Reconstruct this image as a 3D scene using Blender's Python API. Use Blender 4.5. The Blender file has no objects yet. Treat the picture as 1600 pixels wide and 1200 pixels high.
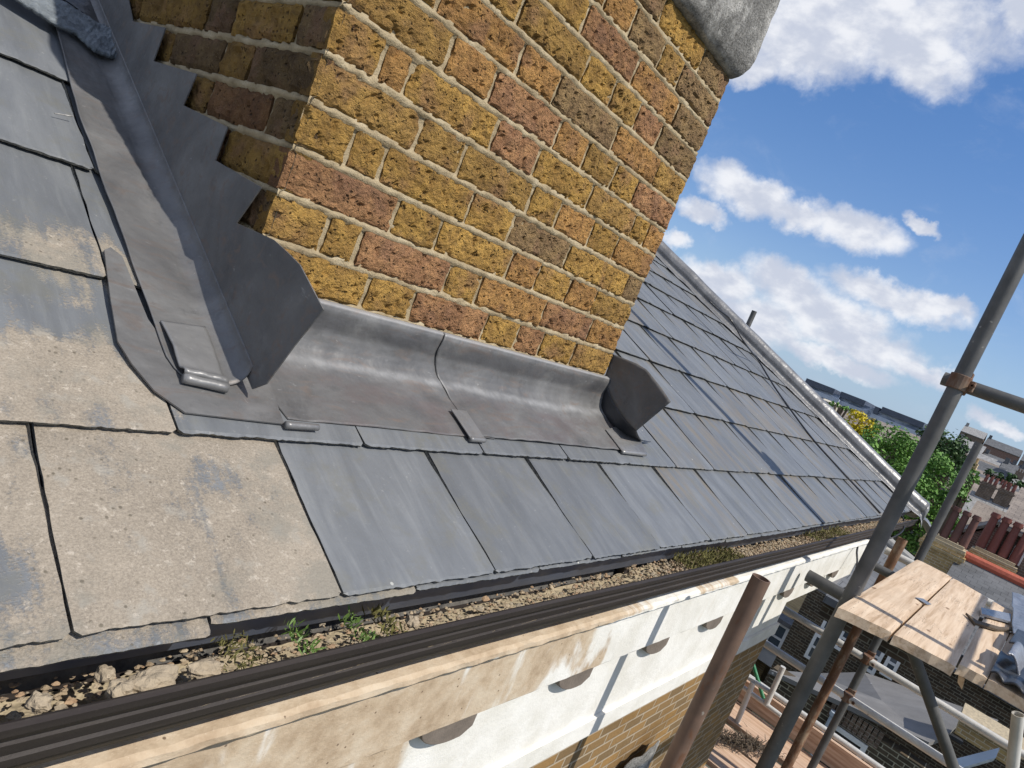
import bpy, math, random
import numpy as np
from mathutils import Vector, noise as mn
random.seed(7)
C = bpy.context.scene.collection
SC = bpy.context.scene
# ---------------------------------------------------------------- camera (metres; x along the eaves, y up the slope, z up)
R = np.array([[0.6034943269797846, -0.7052503472423293, 0.37204374073190716],
              [0.12445250494314836, -0.37756070557738086, -0.9175835044383074],
              [0.787595182385337, 0.6000582149412537, -0.14008557158010082]])
CAM = np.array([-0.58924, -1.02193, 0.16025]); FO = 1066.6865
cd = bpy.data.cameras.new('camera'); co = bpy.data.objects.new('camera', cd); C.objects.link(co)
from mathutils import Matrix
mw = Matrix.Identity(4)
for i in range(3):
    mw[i][0] = R[0, i]; mw[i][1] = -R[1, i]; mw[i][2] = -R[2, i]; mw[i][3] = CAM[i]
co.matrix_world = mw
cd.sensor_width = 36; cd.lens = FO / 1600 * 36; cd.clip_start = 0.02; cd.clip_end = 5000
SC.camera = co
SC.render.resolution_x = 1024; SC.render.resolution_y = 768
# ---------------------------------------------------------------- light
SUN = Vector((0.090, -0.640, 0.763)).normalized()
sl = bpy.data.lights.new('sun', 'SUN'); sl.energy = 4.6; sl.angle = math.radians(0.5); sl.color = (1, 0.945, 0.86)
so = bpy.data.objects.new('sun', sl); C.objects.link(so); so.rotation_euler = SUN.to_track_quat('Z', 'Y').to_euler()
SC.view_settings.view_transform = 'Standard'; SC.view_settings.look = 'None'
SC.view_settings.exposure = 0.0; SC.view_settings.gamma = 1
W = bpy.data.worlds.new('World'); SC.world = W; W.use_nodes = True

class N:
    """small wrapper for building node trees"""
    def __init__(s, tree):
        s.t = tree; tree.nodes.clear()
    def node(s, ty, **kw):
        n = s.t.nodes.new(ty)
        for k, v in kw.items():
            if k.startswith('_'): n.inputs[k[1:].replace('_', ' ')].default_value = v
            else: setattr(n, k, v)
        return n
    def put(s, sock, v):
        if v is None: return
        if isinstance(v, bpy.types.NodeSocket): s.t.links.new(v, sock)
        else:
            if isinstance(v, (tuple, list)) and len(v) == 3 and sock.type == 'RGBA': v = (*v, 1)
            sock.default_value = v
    def math(s, op, a, b=0.0, c=0.0, clamp=False):
        n = s.node('ShaderNodeMath', operation=op, use_clamp=clamp)
        s.put(n.inputs[0], a); s.put(n.inputs[1], b); s.put(n.inputs[2], c); return n.outputs[0]
    def vm(s, op, a, b=(0, 0, 0), sc=None):
        n = s.node('ShaderNodeVectorMath', operation=op)
        s.put(n.inputs[0], a); s.put(n.inputs[1], b)
        if sc is not None: s.put(n.inputs['Scale'], sc)
        return n.outputs['Value'] if op in ('DOT_PRODUCT', 'LENGTH', 'DISTANCE') else n.outputs[0]
    def pos(s):
        return s.node('ShaderNodeNewGeometry').outputs['Position']
    def xyz(s, v):
        n = s.node('ShaderNodeSeparateXYZ'); s.put(n.inputs[0], v); return n.outputs
    def comb(s, x, y, z):
        n = s.node('ShaderNodeCombineXYZ')
        for i, v in enumerate((x, y, z)): s.put(n.inputs[i], v)
        return n.outputs[0]
    def noise(s, vec, scale, detail=4, rough=.55, dist=0, col=False):
        n = s.node('ShaderNodeTexNoise'); s.put(n.inputs['Vector'], vec)
        n.inputs['Scale'].default_value = scale; n.inputs['Detail'].default_value = detail
        n.inputs['Roughness'].default_value = rough; n.inputs['Distortion'].default_value = dist
        return n.outputs['Color'] if col else n.outputs['Fac']
    def voro(s, vec, scale, feat='F1'):
        n = s.node('ShaderNodeTexVoronoi', feature=feat); s.put(n.inputs['Vector'], vec); n.inputs['Scale'].default_value = scale
        return n.outputs['Distance']
    def step(s, v, a, b):
        n = s.node('ShaderNodeMapRange', interpolation_type='SMOOTHSTEP'); s.put(n.inputs[0], v)
        n.inputs[1].default_value = a; n.inputs[2].default_value = b; return n.outputs[0]
    def ramp(s, v, stops):
        n = s.node('ShaderNodeValToRGB'); s.put(n.inputs[0], v); e = n.color_ramp.elements
        while len(e) < len(stops): e.new(.5)
        for i, (p, c) in enumerate(stops): e[i].position = p; e[i].color = (*c, 1)
        return n.outputs[0]
    def mix(s, f, a, b, mode='MIX'):
        n = s.node('ShaderNodeMix', data_type='RGBA', blend_type=mode); s.put(n.inputs[0], f); s.put(n.inputs[6], a); s.put(n.inputs[7], b)
        return n.outputs[2]
    def attr(s, name='tint'):
        return s.node('ShaderNodeAttribute', attribute_name=name).outputs['Color']
    def bump(s, h, strength=.5, dist=.01, nrm=None):
        n = s.node('ShaderNodeBump'); n.inputs['Strength'].default_value = strength; n.inputs['Distance'].default_value = dist
        s.put(n.inputs['Height'], h)
        if nrm is not None: s.put(n.inputs['Normal'], nrm)
        return n.outputs[0]
    def out(s, col, rough=.6, nrm=None, metal=0, spec=.5, extra=None):
        b = s.node('ShaderNodeBsdfPrincipled'); s.put(b.inputs['Base Color'], col); s.put(b.inputs['Roughness'], rough)
        s.put(b.inputs['Metallic'], metal); s.put(b.inputs['Specular IOR Level'], spec)
        if nrm is not None: s.put(b.inputs['Normal'], nrm)
        for k, v in (extra or {}).items(): s.put(b.inputs[k], v)
        o = s.node('ShaderNodeOutputMaterial'); s.t.links.new(b.outputs[0], o.inputs[0])

# ---- sky with clouds, fixed in world directions
n = N(W.node_tree)
sky = n.node('ShaderNodeTexSky', sky_type='NISHITA'); sky.sun_disc = False
sky.sun_elevation = math.asin(SUN.z); sky.sun_rotation = math.atan2(SUN.x, SUN.y)
sky.air_density = 1.0; sky.dust_density = 0.2; sky.ozone_density = 1.6
d = n.node('ShaderNodeTexCoord').outputs['Generated']
A_ = (0.33148660646255756, -0.9434599248171263, 0.0); B_ = (-0.22196322535565374, -0.0779872407902131, 0.9719312305218126); C_ = (0.9169781656755264, 0.3221821853206534, 0.235265133703138)
cc = n.vm('DOT_PRODUCT', d, C_); ccs = n.math('MAXIMUM', cc, .05)
uu = n.math('DIVIDE', n.vm('DOT_PRODUCT', d, A_), ccs); vv = n.math('DIVIDE', n.vm('DOT_PRODUCT', d, B_), ccs)
uv = n.comb(uu, vv, 0)
wob = n.vm('SCALE', n.vm('SUBTRACT', n.noise(uv, 26, 5, .6, col=True), (.5, .5, .5)), sc=.045)
uvw = n.vm('ADD', uv, wob)
BL = [(-.074,.217,.172,.050,.08),(-.121,.181,.085,.046,.06),(.011,.193,.066,.036,-.18),(-.16,.138,.034,.021,.41),(.1,.261,.03,.021,-.13),(-.107,-.009,.072,.025,-.15),(-.035,-.016,.048,.016,-.04),(.033,-.012,.062,.023,-.04),(.101,.019,.024,.008,-.19),(-.176,-.097,.023,.013,.16),
(-.101,-.134,.061,.023,.09),(-.018,-.103,.054,.027,0),(.047,-.124,.087,.030,0),(.115,-.075,.082,.020,0),(-.032,-.165,.076,.030,.1),(.097,-.145,.085,.024,0),(.182,-.151,.051,.013,0),(.279,-.176,.028,.010,0),(.299,-.18,.02,.008,0),(.079,-.180,.072,.014,0),(.166,-.069,.036,.012,0),(-.154,-.05,.030,.014,0)]
dens = None; lows = None
for (u0, v0, a, b, g) in BL:
    m = n.node('ShaderNodeMapping', vector_type='TEXTURE'); n.put(m.inputs[0], uvw)
    m.inputs['Location'].default_value = (u0, v0, 0); m.inputs['Rotation'].default_value = (0, 0, g); m.inputs['Scale'].default_value = (a, b, 1)
    L = n.vm('DOT_PRODUCT', m.outputs[0], m.outputs[0]); e = n.math('SUBTRACT', 1, L)
    dens = e if dens is None else n.math('SMOOTH_MAX', dens, e, .25)
fn = n.noise(uv, 34, 8, .62, .3); fn2 = n.noise(n.vm('MULTIPLY', uv, (1, 2.4, 1)), 7, 6, .6, .2)
front = n.step(cc, .55, .75)
far = n.math('MULTIPLY', n.math('SUBTRACT', fn2, .50), 6)          # loose clouds out of view, made denser to whiten the fill light
dens2 = n.math('ADD', n.math('MULTIPLY', dens, .9), n.math('MULTIPLY', n.math('SUBTRACT', fn, .5), 1.5))
dens2 = n.math('MAXIMUM', dens2, -1.0)
mixd = n.mix(front, far, dens2)
alpha = n.step(mixd, -.80, .70)
wisp = n.math('MULTIPLY', n.step(n.noise(n.vm('MULTIPLY', uv, (1, 1.8, 1)), 11, 7, .65, .5), .52, .82), .16)
alpha = n.math('MAXIMUM', n.math('MULTIPLY', alpha, .97), wisp)
shade = n.step(n.noise(n.vm('ADD', n.vm('MULTIPLY', uv, (1, 1.6, 1)), (.0, .012, 0)), 17, 5, .55), .38, .66)
ccol = n.mix(shade, (.60, .645, .76), (.90, .915, .96))
cn = n.node('ShaderNodeVectorMath', operation='SCALE'); n.put(cn.inputs[0], sky.outputs[0]); cn.inputs['Scale'].default_value = .118
elev = n.xyz(d)[2]
skyc = n.mix(n.step(elev, .02, .5), n.mix(1.0, cn.outputs[0], (.86, .90, 1.04), 'MULTIPLY'), n.mix(1.0, cn.outputs[0], (.62, .90, 1.22), 'MULTIPLY'))
skyc = n.mix(n.math('MULTIPLY', n.step(elev, .20, -.02), .75), skyc, (.30, .46, .70))
fin = n.mix(alpha, skyc, ccol)
bg = n.node('ShaderNodeBackground'); n.put(bg.inputs[0], fin); bg.inputs[1].default_value = 1.0
wo = n.node('ShaderNodeOutputWorld'); n.t.links.new(bg.outputs[0], wo.inputs[0])

# ---------------------------------------------------------------- geometry helpers
PHI = 0.43109389730220693; CP, SP = math.cos(PHI), math.sin(PHI); H0 = -0.1004
def ray(u, v):
    q = np.array([(u - 800) / FO, (v - 600) / FO, 1.0]); return q @ R
def pl(u, v, nrm, h):
    dd = ray(u, v); nn = np.array(nrm, float); return Vector(CAM + dd * ((h - nn @ CAM) / (nn @ dd)))
def px(u, v, X): return pl(u, v, (1, 0, 0), X)
def py(u, v, Y): return pl(u, v, (0, 1, 0), Y)
def pz(u, v, Z): return pl(u, v, (0, 0, 1), Z)
def pr(u, v, off=0): return pl(u, v, (0, -SP, CP), H0 + off)
def RP(x, s, off=0): return Vector((x, s * CP - off * SP, H0 / CP + s * SP + off * CP))
def nz(p, sc=1.0, oct=3): return mn.fractal(Vector(p) * sc, 1.0, 2.0, oct)

class MB:
    def __init__(s): s.v = []; s.f = []; s.c = []; s.anyc = False
    def add(s, vs, fs, col=None):
        o = len(s.v); s.v += [tuple(p) for p in vs]; s.f += [tuple(i + o for i in f) for f in fs]
        s.c += [col] * len(fs)
        if col is not None: s.anyc = True
    def grid(s, fn, nu, nv, col=None, closed=False):
        vs = [fn(i / nu, j / nv) for i in range(nu + 1) for j in range(nv + 1)]
        fs = [(i * (nv + 1) + j, (i + 1) * (nv + 1) + j, (i + 1) * (nv + 1) + j + 1, i * (nv + 1) + j + 1) for i in range(nu) for j in range(nv)]
        s.add(vs, fs, col)
    def box(s, o, a, b, c, col=None):
        o, a, b, c = map(Vector, (o, a, b, c))
        if a.cross(b).dot(c) < 0: a, b = b, a
        vs = [o, o + a, o + a + b, o + b, o + c, o + a + c, o + a + b + c, o + b + c]
        s.add(vs, [(0, 3, 2, 1), (4, 5, 6, 7), (0, 1, 5, 4), (1, 2, 6, 5), (2, 3, 7, 6), (3, 0, 4, 7)], col)
    def abox(s, x0, x1, y0, y1, z0, z1, col=None): s.box((x0, y0, z0), (x1 - x0, 0, 0), (0, y1 - y0, 0), (0, 0, z1 - z0), col)
    def prism(s, poly, ext, col=None):
        poly = [Vector(p) for p in poly]; ext = Vector(ext); m = len(poly)
        s.add(poly + [p + ext for p in poly], [tuple(range(m)), tuple(range(2 * m - 1, m - 1, -1))] + [((i + 1) % m, i, i + m, (i + 1) % m + m) for i in range(m)], col)
    def tube(s, path, r, seg=16, col=None, caps=True, hollow=0, wob=0):
        path = [Vector(p) for p in path]; rings = []
        t0 = (path[1] - path[0]).normalized(); up = Vector((0, 0, 1)) if abs(t0.z) < .9 else Vector((0, 1, 0))
        a = t0.cross(up).normalized()
        for i, p in enumerate(path):
            t = (path[min(i + 1, len(path) - 1)] - path[max(i - 1, 0)]).normalized()
            a = (a - t * a.dot(t)).normalized(); b = t.cross(a)
            rr = r[i] if isinstance(r, (list, tuple)) else r
            if wob: rr *= 1 + wob * mn.noise(p * 9)
            rings.append([p + (a * math.cos(2 * math.pi * k / seg) + b * math.sin(2 * math.pi * k / seg)) * rr for k in range(seg)])
        vs = [q for rg in rings for q in rg]; m = len(rings)
        fs = [(i * seg + k, i * seg + (k + 1) % seg, (i + 1) * seg + (k + 1) % seg, (i + 1) * seg + k) for i in range(m - 1) for k in range(seg)]
        if hollow:
            for e, rg, dr in ((0, rings[0], 1), (m - 1, rings[-1], -1)):
                p = path[e]; t = (path[1] - path[0]).normalized() if e == 0 else (path[-2] - path[-1]).normalized()
                o = len(vs); vs += [p + (q - p) * hollow for q in rg]; vs += [p + (q - p) * hollow + t * .25 for q in rg]
                for k in range(seg):
                    k2 = (k + 1) % seg
                    f1 = (e * seg + k, o + k, o + k2, e * seg + k2); f2 = (o + k, o + seg + k, o + seg + k2, o + k2)
                    fs += [f1, f2] if dr > 0 else [f1[::-1], f2[::-1]]
                fs.append(tuple(range(o + seg, o + 2 * seg)))
        elif caps:
            fs += [tuple(range(seg))[::-1], tuple(range((m - 1) * seg, m * seg))]
        s.add(vs, fs, col)
    def build(s, name, mat, parent=None, smooth=False, solid=0, bevel=0, org=None, sub=0, offs=-1):
        org = Vector(org) if org is not None else (Vector(parent['_o']) if parent is not None else Vector((0, 0, 0)))
        me = bpy.data.meshes.new(name); me.from_pydata([tuple(Vector(p) - org) for p in s.v], [], s.f); me.update()
        if s.anyc:
            ca = me.color_attributes.new('tint', 'FLOAT_COLOR', 'CORNER'); arr = []
            for f, c in zip(s.f, s.c):
                c = c or (.5, .5, .5)
                arr += [(*c[:3], c[3] if len(c) > 3 else 1)] * len(f)
            ca.data.foreach_set('color', [x for c in arr for x in c])
        if smooth: me.polygons.foreach_set('use_smooth', [True] * len(me.polygons))
        me.materials.append(mat); o = bpy.data.objects.new(name, me); C.objects.link(o)
        o['_o'] = tuple(org)
        if parent is not None: o.parent = parent
        else: o.location = org
        if solid:
            m = o.modifiers.new('thick', 'SOLIDIFY'); m.thickness = solid; m.offset = offs
        if bevel:
            m = o.modifiers.new('bev', 'BEVEL'); m.width = bevel; m.segments = 2; m.limit_method = 'ANGLE'
        if sub:
            m = o.modifiers.new('sub', 'SUBSURF'); m.levels = sub; m.render_levels = sub
        return o
def tag(o, label=None, cat=None, group=None, kind=None):
    if label: o['label'] = label
    if cat: o['category'] = cat
    if group: o['group'] = group
    if kind: o['kind'] = kind
    return o
def thing(name, loc, label, cat, group=None):
    o = bpy.data.objects.new(name, None); C.objects.link(o); o.location = loc; o['_o'] = tuple(loc); o.empty_display_size = .1
    return tag(o, label, cat, group)

# ---------------------------------------------------------------- materials
def M(name, fn):
    m = bpy.data.materials.new(name); m.use_nodes = True; fn(N(m.node_tree)); return m
def slopevec(n, p, k=(1, 1)):      # coordinates: across / along the roof slope
    x, y, z = n.xyz(p); s = n.math('ADD', n.math('MULTIPLY', y, CP), n.math('MULTIPLY', z, SP)); return x, s
def m_brick(n):
    p = n.pos(); t = n.attr(); big = n.noise(p, 16, 4, .6); mid = n.noise(p, 55, 5, .65); fine = n.noise(p, 190, 5, .75)
    c = n.mix(n.step(big, .38, .62), n.mix(1, t, (.80, .74, .70), 'MULTIPLY'), n.mix(1, t, (1.16, 1.10, .95), 'MULTIPLY'))
    red = n.step(n.noise(n.vm('ADD', p, (3, 5, 1)), 12, 3, .5), .52, .66)
    c = n.mix(n.math('MULTIPLY', red, .4), c, (.38, .21, .14))
    c = n.mix(n.math('MULTIPLY', n.step(mid, .52, .36), .35), c, (.13, .085, .05))
    c = n.mix(n.math('MULTIPLY', n.step(fine, .55, .75), .5), c, (.66, .47, .22))
    pit = n.step(n.voro(n.vm('ADD', p, n.vm('SCALE', n.noise(p, 80, 2, .5, col=True), sc=.012)), 105), .36, .12)
    pit = n.math('MULTIPLY', pit, n.step(n.noise(p, 45, 3), .44, .60))
    c = n.mix(n.math('MULTIPLY', pit, .85), c, (.05, .035, .022))
    h = n.math('ADD', n.math('MULTIPLY', fine, 1.1), n.math('ADD', n.math('MULTIPLY', mid, 2.0), n.math('MULTIPLY', pit, -1.1)))
    n.out(c, .92, n.bump(h, 1.0, .013), spec=.12)
MAT = {}
MAT['brick'] = M('weathered_stock_brick', m_brick)
def m_mortar(n):
    p = n.pos(); a = n.noise(p, 22, 4); f = n.noise(p, 260, 4, .7)
    c = n.ramp(a, [(.3, (.29, .225, .135)), (.55, (.44, .355, .225)), (.75, (.53, .45, .31))])
    c = n.mix(n.math('MULTIPLY', n.step(f, .5, .35), .5), c, (.26, .21, .14))
    n.out(c, .95, n.bump(n.math('ADD', f, n.noise(p, 60, 3)), .8, .004), spec=.1)
MAT['mortar'] = M('lime_mortar', m_mortar)
def m_slate(n):
    p = n.pos(); t = n.attr(); x, s = slopevec(n, p)
    tx = n.xyz(t)                                # r: brightness jitter, g: tan dirt, b: brown dirt
    s0_ = n.t.nodes.new('ShaderNodeAttribute'); s0_.attribute_name = 'tint'; loc = n.math('SUBTRACT', s, s0_.outputs['Alpha'])
    v = n.comb(n.math('MULTIPLY', x, 9), n.math('MULTIPLY', s, 2.2), tx[0])
    st = n.noise(v, 1.7, 6, .6, .6); v2 = n.comb(n.math('MULTIPLY', x, 60), n.math('MULTIPLY', s, 6), 0); st2 = n.noise(v2, 1.2, 4, .6)
    base = n.ramp(st, [(.26, (.108, .114, .119)), (.5, (.138, .146, .153)), (.76, (.190, .198, .202))])
    base = n.mix(n.math('MULTIPLY', n.step(st2, .52, .72), .14), base, (.30, .31, .30))
    base = n.mix(1, base, n.comb(n.math('ADD', .55, tx[0]), n.math('ADD', .55, tx[0]), n.math('ADD', .56, tx[0])), 'MULTIPLY')
    # lime dust on the slates left of the chimney
    d1 = n.noise(p, 6, 6, .65, .4); d2 = n.noise(p, 240, 3, .7); d3 = n.noise(n.comb(n.math('MULTIPLY', x, 24), n.math('MULTIPLY', s, 4), 3), 1, 4)
    dm = n.math('ADD', n.math('MULTIPLY', tx[1], 1.25), n.math('ADD', n.math('MULTIPLY', n.math('SUBTRACT', d1, .5), 2.2), n.math('ADD', n.math('MULTIPLY', n.math('SUBTRACT', d3, .5), 2.2), n.math('MULTIPLY', n.math('SUBTRACT', d2, .5), .9))))
    up = n.step(s, -.25, -.19); dm = n.math('ADD', dm, n.math('MULTIPLY', up, n.math('SUBTRACT', n.math('MULTIPLY', n.step(loc, .20, .0), .75), .50)))
    dust = n.step(dm, .30, .70)
    dc = n.ramp(n.math('ADD', n.math('MULTIPLY', n.noise(p, 330, 3, .8), .6), n.math('MULTIPLY', d1, .4)), [(.34, (.17, .145, .115)), (.5, (.275, .235, .185)), (.70, (.40, .345, .275))])
    dc = n.mix(n.math('MULTIPLY', n.step(n.noise(p, 30, 4), .56, .7), .6), dc, (.31, .29, .25))
    dc = n.mix(n.math('MULTIPLY', n.step(n.voro(p, 75), .20, .10), n.math('MULTIPLY', n.step(n.noise(p, 11, 3), .46, .58), .8)), dc, (.10, .085, .06)); dc = n.mix(n.math('MULTIPLY', n.step(n.noise(p, 70, 5, .8), .56, .68), .6), dc, (.52, .46, .38)); dc = n.mix(n.math('MULTIPLY', n.step(n.noise(p, 5, 5, .7), .50, .62), .6), dc, (.20, .19, .16))
    base = n.mix(n.math('MULTIPLY', n.step(n.noise(n.vm('ADD', p, (7, 1, 2)), 85, 4, .75), .62, .74), .4), base, (.34, .34, .32)); base = n.mix(n.math('MULTIPLY', n.step(n.noise(p, 10, 5, .7), .50, .68), .45), base, (.15, .145, .115))
    c = n.mix(dust, base, dc)
    br = n.step(n.math('ADD', tx[2], n.math('MULTIPLY', n.math('SUBTRACT', n.noise(v, 2.3, 5, .6), .5), 1.6)), .35, .8)
    c = n.mix(n.math('MULTIPLY', br, .75), c, (.19, .155, .105))
    lich = n.step(n.voro(p, 16), .055, .035); c = n.mix(n.math('MULTIPLY', lich, n.step(n.noise(p, 4, 2), .5, .6)), c, (.55, .55, .50))
    h = n.math('ADD', n.math('MULTIPLY', n.noise(n.vm('MULTIPLY', p, (1, 1, 1)), 45, 5, .6), .5), n.math('ADD', n.math('MULTIPLY', st2, .35), n.math('MULTIPLY', n.math('MULTIPLY', d2, dust), .9)))
    n.out(c, n.math('ADD', .5, n.math('MULTIPLY', dust, .4)), n.bump(h, .55, .0045), spec=.42)
MAT['slate'] = M('blue_grey_slate', m_slate)
MAT['slate_edge'] = M('chipped_slate_edge', lambda n: n.out(n.ramp(n.noise(n.pos(), 110, 4, .7), [(.35, (.045, .046, .042)), (.55, (.13, .125, .11)), (.75, (.33, .30, .23))]), .85, n.bump(n.noise(n.pos(), 180, 3), 1, .004)))
def lead(bright, brown, rough=.46, metal=.25, crease=False):
    def f(n):
        p = n.pos(); a = n.noise(p, 6, 5, .6, .8); b = n.noise(n.vm('MULTIPLY', p, (1.0, 3.2, 3.2)), 11, 5, .65, 1.2); s = n.noise(n.vm('MULTIPLY', p, (14, 30, 60)), 3, 4, .7)
        c = n.ramp(a, [(.3, tuple(bright * k for k in (.60, .595, .60))), (.55, tuple(bright * k for k in (.97, .96, .95))), (.75, tuple(bright * k for k in (1.34, 1.33, 1.30)))])
        c = n.mix(n.math('MULTIPLY', n.step(b, .50, .72), brown), c, (.15, .118, .10))
        sc = n.step(n.noise(n.vm('MULTIPLY', n.vm('ADD', p, n.vm('SCALE', n.noise(p, 14, 2, .5, col=True), sc=.06)), (22, 60, 60)), 1.3, 4, .65), .64, .80)
        c = n.mix(n.math('MULTIPLY', sc, .5), c, (.42, .415, .41)); c = n.mix(n.math('MULTIPLY', n.step(n.noise(p, 26, 5, .7), .56, .72), .45), c, tuple(bright * .5 for k in range(3)))
        if crease:  # highlights painted on the worn crease and lip; dark band between them
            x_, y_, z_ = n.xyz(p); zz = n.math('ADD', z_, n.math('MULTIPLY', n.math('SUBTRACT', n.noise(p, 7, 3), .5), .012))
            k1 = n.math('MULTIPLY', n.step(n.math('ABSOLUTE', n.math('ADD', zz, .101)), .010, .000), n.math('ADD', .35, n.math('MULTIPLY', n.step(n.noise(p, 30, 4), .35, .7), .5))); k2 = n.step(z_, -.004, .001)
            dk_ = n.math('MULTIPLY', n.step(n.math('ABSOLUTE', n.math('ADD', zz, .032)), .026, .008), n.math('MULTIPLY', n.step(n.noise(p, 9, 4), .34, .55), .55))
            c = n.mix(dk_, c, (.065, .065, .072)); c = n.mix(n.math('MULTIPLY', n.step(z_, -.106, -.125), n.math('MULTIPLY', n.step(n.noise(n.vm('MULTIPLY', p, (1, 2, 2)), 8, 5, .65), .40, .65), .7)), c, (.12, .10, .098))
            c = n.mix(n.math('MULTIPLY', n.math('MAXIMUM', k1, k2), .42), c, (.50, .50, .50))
        h = n.math('ADD', n.math('ADD', n.noise(p, 14, 3, .5), n.math('MULTIPLY', n.noise(p, 48, 2, .5), .22)), n.math('MULTIPLY', s, .06))
        n.out(c, n.math('ADD', rough - .1, n.math('MULTIPLY', b, .25)), n.bump(h, .5, .012), metal=metal, spec=.5)
    return f
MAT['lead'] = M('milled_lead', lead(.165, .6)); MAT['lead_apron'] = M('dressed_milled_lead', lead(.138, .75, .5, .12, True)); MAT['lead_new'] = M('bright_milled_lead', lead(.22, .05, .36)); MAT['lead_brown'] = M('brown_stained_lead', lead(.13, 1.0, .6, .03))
MAT['lead_rough'] = M('old_battered_lead', lambda n: n.out(n.ramp(n.noise(n.pos(), 40, 5, .7), [(.3, (.09, .105, .12)), (.6, (.19, .215, .235)), (.75, (.30, .33, .34))]), .7, n.bump(n.noise(n.pos(), 60, 5, .7), 1, .008)))
def m_iron(n):
    p = n.pos(); x, y, z = n.xyz(p); a = n.noise(n.comb(n.math('MULTIPLY', x, 2), n.math('MULTIPLY', y, 30), n.math('MULTIPLY', z, 30)), 3, 4); f = n.noise(p, 120, 4, .7)
    c = n.ramp(a, [(.35, (.030, .024, .022)), (.6, (.038, .031, .027)), (.8, (.055, .046, .040))])
    c = n.mix(n.math('MULTIPLY', n.step(f, .6, .75), .2), c, (.13, .11, .095)); n.out(c, .62, n.bump(f, .35, .002), spec=.3)
MAT['iron'] = M('painted_gutter', m_iron)
MAT['iron_in'] = M('gutter_lining', lambda n: n.out(n.ramp(n.noise(n.pos(), 30, 5, .7), [(.35, (.07, .068, .065)), (.65, (.16, .15, .135))]), .8, n.bump(n.noise(n.pos(), 80, 4), .7, .004)))
def m_stone(n):
    p = n.pos(); x, y, z = n.xyz(p); w = n.noise(n.comb(n.math('MULTIPLY', x, 3.5), n.math('MULTIPLY', y, .6), n.math('MULTIPLY', z, 1.2)), 1.4, 5, .62, .7); g = n.noise(p, 140, 4, .75)
    m = n.math('SUBTRACT', n.math('ADD', w, n.math('MULTIPLY', x, .145)), .0)
    low = n.step(z, -.657, -.664)                       # frieze repainted further to the left
    m = n.math('ADD', m, n.math('MULTIPLY', low, n.math('ADD', .05, n.math('MULTIPLY', n.step(x, .3, .62), .30))))
    m = n.math('SUBTRACT', m, n.math('MULTIPLY', n.step(z, -.478, -.472), n.math('MULTIPLY', n.step(x, 2.1, 1.5), .12))); m = n.math('ADD', m, n.math('MULTIPLY', n.step(x, .98, 1.06), n.math('MULTIPLY', n.step(z, -.475, -.49), .4)))
    paint = n.step(m, .56, .66)
    tan = n.ramp(n.noise(p, 16, 5, .65), [(.3, (.36, .265, .175)), (.5, (.50, .395, .28)), (.72, (.60, .51, .39))])
    tan = n.mix(n.math('MULTIPLY', n.step(g, .6, .75), .5), tan, (.74, .64, .5)); tan = n.mix(n.step(n.voro(p, 38), .10, .06), tan, (.17, .12, .08))
    wh = n.ramp(n.noise(p, 9, 4), [(.35, (.70, .68, .62)), (.6, (.80, .785, .74))])
    wh = n.mix(n.math('MULTIPLY', n.step(n.noise(n.comb(n.math('MULTIPLY', x, 9), 0, n.math('MULTIPLY', z, 1.5)), 1.5, 4), .60, .74), .4), wh, (.58, .49, .37))
    c = n.mix(paint, tan, wh); n.out(c, .8, n.bump(n.math('ADD', g, n.math('MULTIPLY', n.noise(p, 40, 4), 1.2)), .35, .004), spec=.25)
MAT['stone'] = M('stained_render', m_stone)
MAT['capstone'] = M('weathered_capstone', lambda n: n.out(n.mix(n.step(n.noise(n.pos(), 12, 5, .65), .46, .62), n.ramp(n.noise(n.pos(), 160, 5, .8), [(.38, (.14, .135, .125)), (.6, (.34, .33, .31))]), n.ramp(n.noise(n.pos(), 150, 5, .8), [(.36, (.30, .29, .27)), (.62, (.66, .64, .60))])), .95, n.bump(n.math('ADD', n.noise(n.pos(), 170, 5, .8), n.noise(n.pos(), 35, 4)), 1, .008), spec=.1))
def m_wood(dirx=True, base=((.43, .30, .19), (.62, .47, .33), (.72, .58, .43))):
    def f(n):
        p = n.pos(); k = (1.2, 26, 26) if dirx else (26, 1.2, 26); g = n.noise(n.vm('MULTIPLY', p, k), 1.6, 5, .65, .35); b = n.noise(p, 3.2, 3)
        c = n.ramp(g, [(.32, base[0]), (.5, base[1]), (.7, base[2])]); c = n.mix(n.math('MULTIPLY', n.step(b, .5, .66), .35), c, tuple(v * .8 for v in base[1]))
        kn = n.voro(n.vm('MULTIPLY', p, (3.5, 8, 8) if dirx else (8, 3.5, 8)), 1); c = n.mix(n.math('MULTIPLY', n.step(kn, .10, .05), .8), c, (.17, .09, .045))
        cr = n.noise(n.vm('MULTIPLY', p, (2.5, 42, 42) if dirx else (42, 2.5, 42)), 1.1, 4, .6, .8); crk = n.step(n.math('ABSOLUTE', n.math('SUBTRACT', cr, .5)), .006, .001); crk = n.math('MULTIPLY', crk, n.step(n.noise(p, 2.6, 2), .5, .56))
        c = n.mix(n.math('MULTIPLY', crk, .85), c, (.10, .055, .03)); n.out(c, .75, n.bump(n.math('SUBTRACT', g, crk), .35, .004), spec=.25)
    return f
MAT['wood'] = M('pale_scaffold_timber', m_wood()); MAT['wood_y'] = M('pinkish_scaffold_timber', m_wood(False, ((.34, .20, .13), (.52, .36, .25), (.64, .48, .36))))
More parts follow.
